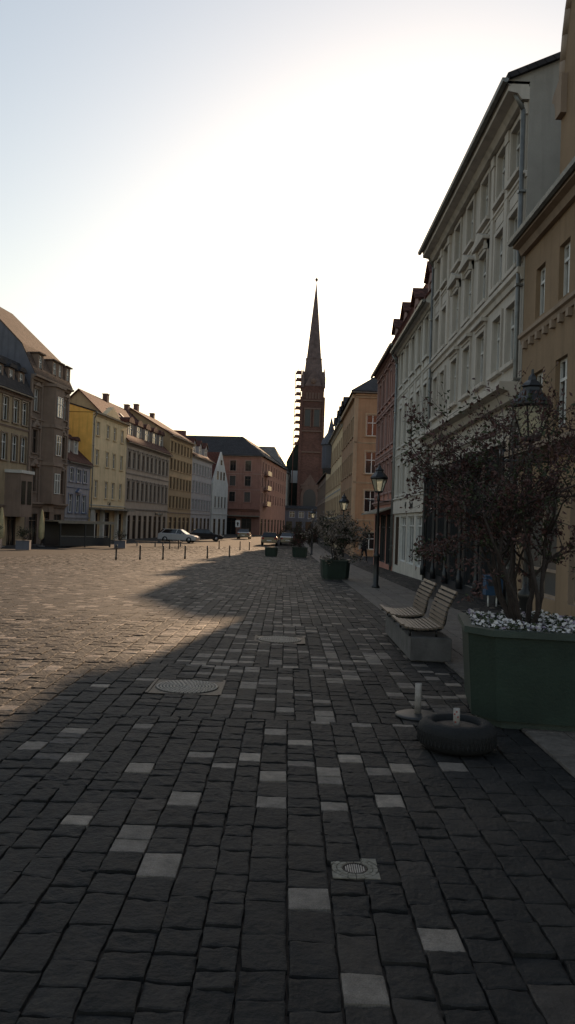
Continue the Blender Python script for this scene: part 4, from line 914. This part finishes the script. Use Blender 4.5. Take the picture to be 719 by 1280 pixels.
# benches
blk = MB(); blk.box(1.62, 2.14, 10.15, 12.75, -.0, .30, M['concrete']); blk.box(1.68, 2.08, 10.2, 12.7, -.03, 0, M['concrete'])
o = blk.build('bench_block', None, bevel=.012); tag(o, 'long grey concrete block carrying the two slatted wooden seats', 'concrete block')
def seat(y0, y1, label):
    if PROTO.get('seat'):
        r = copy_tree(PROTO['seat']); r.location = (1.6, y0, .30); r['label'] = label; return r
    r = thing('slatted_seat', label, 'seat', (1.6, y0, .30), group='slatted seats on the concrete block'); W = y1 - y0
    b = MB()
    for i in range(10):   # seat slats, front towards -X
        x = -.10 + i * .052; z = .115 - .028 * math.sin(math.pi * i / 9) + (.02 if i == 0 else 0); b.box(x, x + .04, 0, W, z, z + .024, M['wood'])
    b.build('seat', r)
    b = MB()
    for i in range(9):
        t_ = i / 8; x = .43 + .04 * t_ + .12 * t_ * t_; z = .135 + .44 * t_; ang = R(-80 + 12 * t_)
        Mx = Matrix.Translation((x, 0, z)) @ Matrix.Rotation(ang, 4, 'Y'); b.box(-.02, .02, 0, W, -.011, .011, M['wood'], Mx)
    b.build('backrest', r)
    for yy in (.07, W - .09):
        b = MB(); pts = [(-.08, yy, .09), (.1, yy, .075), (.3, yy, .075), (.41, yy, .1), (.46, yy, .16), (.49, yy, .35), (.60, yy, .58)]
        for i in range(len(pts) - 1): b.tube(pts[i], pts[i + 1], .016, .016, M['blackmetal'], 6)
        for xx in (.02, .36): b.tube((xx, yy, .0), (xx, yy, .08), .016, .016, M['blackmetal'], 6)
        b.build('bracket', r)
    PROTO['seat'] = r; return r
seat(10.2, 11.2, 'slatted wooden seat on the concrete block, nearer to the big planter')
seat(11.62, 12.62, 'slatted wooden seat on the concrete block, farther from the big planter')

# tyre with stub post
ty = thing('tyre_base', 'black car tyre lying on the paving with a filled middle and a short white pipe', 'tyre', (1.37, 6.22, .004))
prof = [(.19, .0), (.25, .005), (.285, .03), (.30, .07), (.302, .14), (.285, .18), (.25, .205), (.20, .21), (.185, .195), (.18, .17), (.18, .04)]
b = MB(); n = 48; vs = []; 
for r_, z_ in prof:
    for i in range(n): vs.append((r_ * math.cos(2*math.pi*i/n), r_ * math.sin(2*math.pi*i/n), z_))
mm = len(prof); b.add(vs, [(j * n + i, j * n + (i + 1) % n, ((j + 1) % mm) * n + (i + 1) % n, ((j + 1) % mm) * n + i) for j in range(mm) for i in range(n)], M['rubber'], True)
for i in range(110):
    a = 2 * math.pi * i / 110; Mx = Matrix.Rotation(a, 4, 'Z') @ Matrix.Translation((.3, 0, .1)) @ Matrix.Rotation(R(14 if i % 2 else -14), 4, 'X'); b.box(-.004, .004, -.005, .005, -.045, .045, M['rubber'], Mx)
b.build('tyre', ty)
b = MB(); b.lathe([(.182, .1), (.182, .165), (.12, .175), (.03, .172)], mat_noise('brown_concrete', (.12, .09, .07), .4, 9, .95, .6, 40), 30); b.build('filling', ty)
b = MB(); b.lathe([(.026, .15), (.026, .30), (.022, .302), (.021, .298)], M['whitepipe'], 16); p_ = b.build('pipe', ty); p_.location = (-.005, 0, 0)
b = MB()
for i, (a, z_) in enumerate(((4.2, .2), (4.9, .24), (4.5, .28), (3.9, .26))): b.box(-.006, .006, -.001, .0015, -.006, .006, M['redmark'], Matrix.Translation((.0265 * math.cos(a), .0265 * math.sin(a), z_)) @ Matrix.Rotation(a + math.pi/2, 4, 'Z'))
b.build('red_mark', p_)
pp = thing('pipe_stub', 'short white plastic pipe on a flat round foot left of the tyre', 'pipe', (1.23, 7.2, .006))
b = MB(); b.lathe([(.2, 0), (.2, .012), (.17, .022), (.05, .026)], mat_noise('grey_plastic_foot', (.03, .03, .032), .2, 8, .5, .1, 40), 32); b.build('foot', pp)
b = MB(); b.lathe([(.03, .02), (.03, .29), (.026, .292), (.024, .288)], M['whitepipe'], 16); b.build('pipe', pp)

# manholes
def manhole(x, y, hw, label):
    r = thing('manhole_cover', label, 'manhole cover', (x, y, gz(y) - .004), group='square cast iron manhole covers')
    if PROTO.get('mh'):
        bpy.data.objects.remove(r); r = copy_tree(PROTO['mh']); r.location = (x, y, gz(y) - .004); r['label'] = label; return r
    b = MB(); b.box(-hw, hw, -hw, hw, -.015, .003, M['iron'])
    for s in (-1, 1):
        b.box(s * hw - .014, s * hw + .014, -hw, hw, -.01, .012, M['iron']); b.box(-hw + .015, hw - .015, s * hw - .008, s * hw + .008, -.01, .009, M['iron'])
    b.build('frame', r)
    b = MB(); b.lathe([(hw * .9, 0), (hw * .9, .006), (.01, .006)], M['iron'], 48)
    for k in range(1, 10):
        rr = hw * .88 * k / 9.4; m_ = max(6, int(rr * 6.28 / .042))
        for i in range(m_):
            a = 2 * math.pi * (i + .5 * (k % 2)) / m_; b.box(-.009, .009, -.014, .014, .004, .014, M['ironlight'], Matrix.Rotation(a, 4, 'Z') @ Matrix.Translation((rr, 0, 0)))
    b.build('lid', r); PROTO['mh'] = r; return r
manhole(-.954, 8.13, .355, 'square manhole cover with rings of studs, nearest the edge of the sunlit patch')
manhole(-.05, 11.75, .355, 'square manhole cover in the middle of the paving, farther from the camera')
dr = thing('floor_drain', 'small round drain in a square of pale mosaic stones, nearest the camera', 'drain', (.394, 3.98, 0))
b = MB(); b.box(-.115, .115, -.115, .115, -.02, -.002, M['bed'])
for ri, (ra, rb2, cnt) in enumerate(((.066, .088, 12), (.092, .113, 16))):
    for i in range(cnt):
        a0 = 2 * math.pi * (i + .06) / cnt; a1 = 2 * math.pi * (i + .94) / cnt; P = []
        for a in (a0, (a0 + a1) / 2, a1): P.append((rb2 * math.cos(a), rb2 * math.sin(a)))
        for a in (a1, (a0 + a1) / 2, a0): P.append((ra * math.cos(a), ra * math.sin(a)))
        b.prism(P, -.01, .004, M['pebble'], 'z')
for sx in (-1, 1):
    for sy in (-1, 1): 
        P = [(sx * .115, sy * .115), (sx * .115, sy * .04)] + [(sx * .117 * math.cos(a), sy * .117 * math.sin(a)) for a in (.55, .785, 1.02)] + [(sx * .04, sy * .115)]
        b.prism(P, -.01, .004, M['pebble'], 'z')
b.build('mosaic', dr)
b = MB(); b.lathe([(.064, -.01), (.064, .003), (.055, .003), (.053, -.004), (.01, -.004)], M['iron'], 32)
for i in range(-4, 5): x = i * .011; hh = math.sqrt(.05**2 - x * x); b.box(x - .003, x + .003, -hh, hh, -.004, .002, M['ironlight'])
b.build('grate', dr)

# bollards
def bollard(x, y, label, h=.78):
    if PROTO.get('bo'): r = copy_tree(PROTO['bo']); r.location = (x, y, gz(y)); r['label'] = label; return r
    r = thing('bollard', label, 'bollard', (x, y, gz(y)), group='black bollards along the edge of the square')
    b = MB(); b.lathe([(.055, -.02), (.055, h * .2), (.045, h * .22), (.042, h * .78), (.05, h * .8)], M['blackmetal'], 12); b.build('post', r)
    b = MB(); b.lathe([(.05, h * .8), (.055, h * .84), (.035, h * .86), (.035, h * .88), (.055, h * .92), (.045, h * .98), (.01, h)], M['blackmetal'], 12); b.build('cap', r)
    PROTO['bo'] = r; return r
bl = [(-8.8, 41.5), (-7.8, 42.8), (-6.8, 44.3), (-5.9, 46.8), (-4.85, 49.4), (-3.86, 54.6)]
ordn = ['leftmost', 'second from left', 'third from left', 'fourth from left', 'fifth from left', 'rightmost']
for i, (x, y) in enumerate(bl): bollard(x, y, 'black bollard in the front line on the sunlit square, ' + ordn[i])
bl2 = [(-9.9, 68), (-9.3, 69), (-6, 71.5), (-4.1, 71), (-3.3, 71.5)]
for i, (x, y) in enumerate(bl2): bollard(x, y, 'black bollard in the back line by the road, ' + ['leftmost', 'second from left', 'in the middle', 'second from right', 'rightmost'][i])

# cars
def car(x, y, rz, paint, label, L=4.4, estate=False):
    r = thing('parked_car', label, 'car', (x, y, gz(y) - .01), rz, group='cars parked at the far side of the square')
    hl = L / 2; W = .88
    b = MB()
    lower = [(-hl, .35), (-hl + .05, .28), (hl - .1, .25), (hl, .4), (hl - .02, .62), (hl - .35, .78), (hl - 1.15, .93), (-hl + .3, 1.0), (-hl + .02, .9)]
    n = len(lower); ys = [(-W, .93), (-W + .06, 1.0), (W - .06, 1.0), (W, .93)]; vs = []
    for yy, sc_ in ys:
        for px, pz in lower: vs.append((px * (.985 if sc_ < 1 else 1), yy, .55 + (pz - .55) * sc_))
    fs = [(j * n + i, j * n + (i + 1) % n, (j + 1) * n + (i + 1) % n, (j + 1) * n + i) for j in range(3) for i in range(n)] + [tuple(range(n)), tuple(range(3 * n, 4 * n))[::-1]]
    b.add(vs, fs, paint)
    back = -hl + (.12 if estate else .35); rt = -hl + (.45 if estate else .95)
    b.box(rt + .05, hl - 1.95, -.62, .62, 1.40, 1.46, paint); body = b.build('body', r, bevel=.02)
    b = MB(); cab = [(back, .97), (hl - 1.15, .92), (hl - 1.9, 1.41), (rt, 1.41)]
    vs = [(px, -.80 if pz < 1.2 else -.62, pz) for px, pz in cab] + [(px, .80 if pz < 1.2 else .62, pz) for px, pz in cab]
    b.add(vs, [(0, 1, 2, 3), (7, 6, 5, 4), (0, 4, 5, 1), (1, 5, 6, 2), (2, 6, 7, 3), (3, 7, 4, 0)], M['carglass']); b.build('windows', r)
    b = MB()
    for sy in (-1, 1):
        for px in (back + .2, -.15, hl - 1.35): b.tube((px, sy * .79, .97), (px * .8 + (.1 if px < 0 else -.35), sy * .63, 1.41), .03, .03, paint, 5)
    b.build('pillars', r)
    for sx in (-1, 1):
        for sy in (-1, 1):
            wh = link('wheel', WHEEL['t'], r, (sx * (hl - .85), sy * .8, .31)); link('rim', WHEEL['r'], wh, (0, sy * .1, 0))
    for sy in (-1, 1):
        b = MB(); b.box(hl - .14, hl + .005, sy * .62 - .17, sy * .62 + .17, .56, .68, M['clearlight']); b.build('headlight', r)
        b = MB(); b.box(-hl - .01, -hl + .1, sy * .68 - .12, sy * .68 + .12, .68, .88, M['redlight']); b.build('tail_light', r)
        b = MB(); b.box(.55, .68, sy * .95 - .08, sy * .95 + .08, .95, 1.06, paint); b.build('mirror', r)
    b = MB(); b.box(-hl - .015, -hl + .02, -.26, .26, .5, .61, M['signwhite']); b.build('number_plate', r)
    return r
WHEEL = {}
b = MB(); b.lathe([(.2, -.1), (.3, -.1), (.32, -.06), (.32, .06), (.3, .1), (.2, .1)], M['rubber'], 20); me = b.mesh('wheel'); me.transform(Matrix.Rotation(math.pi/2, 4, 'X')); WHEEL['t'] = me
b = MB(); b.lathe([(.19, -.02), (.19, .02), (.05, .025)], M['rim'], 10); me = b.mesh('rim'); me.transform(Matrix.Rotation(math.pi/2, 4, 'X')); WHEEL['r'] = me
car(-11.9, 88.5, R(-8), M['silver'], 'silver estate car parked broadside by the left houses', 4.4, True)
car(-10.0, 98, R(12), M['blackcar'], 'black car parked just right of the silver estate car', 4.3)
car(-6.15, 116, R(88), M['blackcar'], 'black car standing in front of the red corner block under the white sign', 4.2)
car(-1.9, 90, R(90), M['blackcar'], 'black car seen from behind, parked behind the small dark planter', 4.3, True)
car(.15, 93, R(90), M['greycar'], 'dark grey car parked right beside the black car near the street end', 4.4)

# blue box on legs
nb_ = thing('newspaper_box', 'small blue box on two pale legs by the dark shopfront', 'box', (4.98, 19.2, gz(19.2)))
b = MB(); b.box(-.2, .2, -.16, .16, .28, .72, M['blue']); b.box(-.22, .22, -.18, .18, .72, .75, M['blue']); b.box(-.15, .15, -.165, -.16, .5, .66, M['frame_dark']); b.build('box', nb_, bevel=.008)
for s in (-.1, .1): b = MB(); b.tube((s, 0, 0), (s, 0, .28), .02, .02, M['signwhite'], 8); b.build('leg', nb_)

# sign at far junction
sgn = thing('road_sign', 'white rectangular road sign on a thin pole by the far black car', 'sign', (-6.9, 112, -.9))
b = MB(); b.tube((0, 0, 0), (0, 0, 2.7), .035, .035, M['zinc']); b.build('pole', sgn)
b = MB(); b.box(-.32, .32, -.05, -.03, 1.7, 2.65, M['signwhite']); b.build('plate', sgn)
b = MB(); b.prism([(-.1, 1.9), (.1, 1.9), (.1, 2.2), (.2, 2.2), (0, 2.45), (-.2, 2.2), (-.1, 2.2)], -.056, -.051, M['signblack']); b.build('arrow_symbol', sgn)

# terrace at the left
def folded_parasol(x, y, label):
    if PROTO.get('pa'): r = copy_tree(PROTO['pa']); r.location = (x, y, gz(y)); r['label'] = label; return r
    r = thing('folded_parasol', label, 'parasol', (x, y, gz(y)), group='folded parasols on the left terrace')
    b = MB(); b.tube((0, 0, 0), (0, 0, 3.0), .03, .03, M['frame_brown']); b.lathe([(.3, 0), (.3, .08), (.06, .1)], M['concrete'], 12); b.build('pole', r)
    b = MB(); vs = []; n = 16; ring = [(.05, .55), (.22, .75), (.24, 1.4), (.17, 2.2), (.09, 2.75), (.03, 2.95)]
    for r_, z_ in ring:
        for i in range(n): rr = r_ * (1 if i % 2 else .7); vs.append((rr * math.cos(2*math.pi*i/n), rr * math.sin(2*math.pi*i/n), z_))
    b.add(vs, [(j * n + i, j * n + (i + 1) % n, (j + 1) * n + (i + 1) % n, (j + 1) * n + i) for j in range(len(ring) - 1) for i in range(n)], M['parasol'], True); b.build('canopy', r)
    PROTO['pa'] = r; return r
folded_parasol(-19.3, 63, 'folded pale yellow parasol in front of the ornate brown house')
folded_parasol(-20.8, 58.3, 'folded pale yellow parasol at the left edge of the photo')
tc_ = thing('terrace_canopy', 'low dark terrace canopy with railings in front of the small blue house', 'canopy', (-18.9, 65, -.9), math.atan2(1, .35) - R(28))
b = MB(); b.box(-.3, 4.6, -1.4, 1.6, 2.0, 2.12, M['canvas']); b.box(-.35, 4.65, -1.45, -1.4, 1.9, 2.14, M['canvas']); b.build('roof', tc_)
for x in (-.1, 2.1, 4.4):
    for y in (-1.3, 1.5): b = MB(); b.box(x - .05, x + .05, y - .05, y + .05, 0, 2.0, M['frame_dark']); b.build('post', tc_)
b = MB(); b.box(-.1, 4.4, 1.4, 1.44, .0, 2.0, M['frame_dark']); b.build('back_screen', tc_)
b = MB(); b.box(-.1, 4.4, -1.33, -1.3, .85, .9, M['zinc']); b.box(-.1, 4.4, -1.33, -1.3, .1, .8, M['frame_dark']); b.build('railing', tc_)
def box_planter(x, y, label, sd_):
    r = thing('box_planter', label, 'planter', (x, y, gz(y)), .1, group='grey box planters on the left terrace')
    b = MB(); b.box(-.45, .45, -.3, .3, 0, .6, M['p_slate']); b.box(-.47, .47, -.32, .32, .6, .65, M['concrete']); b.build('tub', r, bevel=.01)
    shrub('terrace_shrub', 'dark shrub in the box planter ' + label.split('planter ', 1)[1], (x, y, gz(y) + .6), sd_, 5, .75, .7, 900, .09, [M['leaf_dark']], clump=.15, group='shrubs in the terrace planters')
box_planter(-17.8, 54.2, 'grey box planter at the front of the left terrace', 61)
box_planter(-20.6, 56.5, 'grey box planter half cut by the left picture edge', 62)
box_planter(-13.7, 66, 'grey box planter by the right end of the terrace canopy', 63)
def bench_far(x, y, label):
    r = thing('low_bench', label, 'bench', (x, y, gz(y)), R(8), group='low dark benches beside the left road')
    b = MB()
    for i in range(4): b.box(-1, 1, -.22 + i * .115, -.13 + i * .115, .42, .47, M['frame_brown'])
    b.build('seat', r)
    for s in (-.8, .8): b = MB(); b.box(s - .06, s + .06, -.2, .2, 0, .42, M['concrete']); b.build('leg', r)
bench_far(-12.6, 72, 'low dark bench beyond the front bollards, left one'); bench_far(-10.6, 74, 'low dark bench beyond the front bollards, right one')

# ================================================================== PERSON
def person(x, y, rz, label):
    me = bpy.data.meshes.new('person'); J = {
     'pel': (0, 0, .95, .13), 'sp': (0, .01, 1.15, .125), 'ch': (0, .02, 1.36, .14), 'nk': (0, .03, 1.50, .06), 'hd': (0, .05, 1.60, .085), 'ht': (0, .05, 1.71, .075),
     'sl': (-.18, .02, 1.42, .065), 'el': (-.24, -.05, 1.15, .045), 'wl': (-.25, .05, .92, .032), 'sr': (.18, .02, 1.42, .065), 'er': (.25, .0, 1.15, .045), 'wr': (.26, .10, .92, .032),
     'hl': (-.10, 0, .9, .10), 'kl': (-.11, .16, .5, .065), 'al': (-.11, .20, .10, .045), 'tl': (-.11, .34, .04, .04), 'hr': (.10, 0, .9, .10), 'kr': (.11, .0, .5, .065), 'ar': (.11, -.26, .14, .045), 'tr': (.11, -.16, .04, .04)}
    E = [('pel','sp'),('sp','ch'),('ch','nk'),('nk','hd'),('hd','ht'),('ch','sl'),('sl','el'),('el','wl'),('ch','sr'),('sr','er'),('er','wr'),('pel','hl'),('hl','kl'),('kl','al'),('al','tl'),('pel','hr'),('hr','kr'),('kr','ar'),('ar','tr')]
    names = list(J); V = [J[k][:3] for k in names]; Ed = [(names.index(a), names.index(b_)) for a, b_ in E]; rad = [J[k][3] for k in names]
    for side, wn in ((-1, 'wl'), (1, 'wr')):
        wx, wy, wz = J[wn][:3]; wi = names.index(wn); V.append((wx, wy + .02, wz - .08)); rad.append(.026); pi = len(V) - 1; Ed.append((wi, pi))
        for k in range(4): V.append((wx + side * .004, wy - .005 + .018 * k, wz - .155 - .008 * (k % 3))); rad.append(.009); Ed.append((pi, len(V) - 1))
        V.append((wx - side * .02, wy + .05, wz - .11)); rad.append(.01); Ed.append((pi, len(V) - 1))
    me.from_pydata(V, Ed, []); o = bpy.data.objects.new('person', me); C.objects.link(o)
    md = o.modifiers.new('skin', 'SKIN'); 
    for i, sv in enumerate(me.skin_vertices[0].data): sv.radius = (rad[i], rad[i]); sv.use_root = (i == 0)
    sb = o.modifiers.new('sub', 'SUBSURF'); sb.levels = sb.render_levels = 2
    bpy.context.view_layer.update()
    me2 = bpy.data.meshes.new_from_object(o.evaluated_get(bpy.context.evaluated_depsgraph_get())); bpy.data.objects.remove(o)
    me2.materials.clear(); me2.materials.append(M['cloth_dark']); me2.materials.append(M['skin'])
    for p in me2.polygons: p.material_index = 1 if p.center.z > 1.53 or (p.center.z < .88 and abs(p.center.x) > .2) else 0; p.use_smooth = True
    o = link('person', me2, None, (x, y, gz(y) + .01), rz); tag(o, label, 'person')
    b = MB(); b.lathe([(.01, 1.53), (.085, 1.56), (.1, 1.63), (.095, 1.7), (.06, 1.745), (.01, 1.755)], M['bark'], 14, (0, .015, 0)); b.build('hair', o)
    b = MB(); b.lathe([(.19, .78), (.185, .95), (.175, 1.1), (.2, 1.35), (.16, 1.46), (.07, 1.50)], M['cloth_dark'], 14, (0, .01, 0)); b.build('jacket', o)
    return o
person(5.0, 51.5, R(200), 'person in dark clothes walking past the salmon house behind the street lamp')
bg = thing('shoulder_bag', 'pale grey bag carried by the walking person', 'bag', (4.72, 51.45, gz(51.5)))
b = MB(); b.box(-.06, .06, -.17, .17, .85, 1.2, M['bag']); b.build('bag_body', bg, bevel=.02)
b = MB(); b.path([(0, -.12, 1.2), (0, -.08, 1.38), (0.1, 0, 1.46), (0, .08, 1.38), (0, .12, 1.2)], .012, M['bag'], 6); b.build('strap', bg)
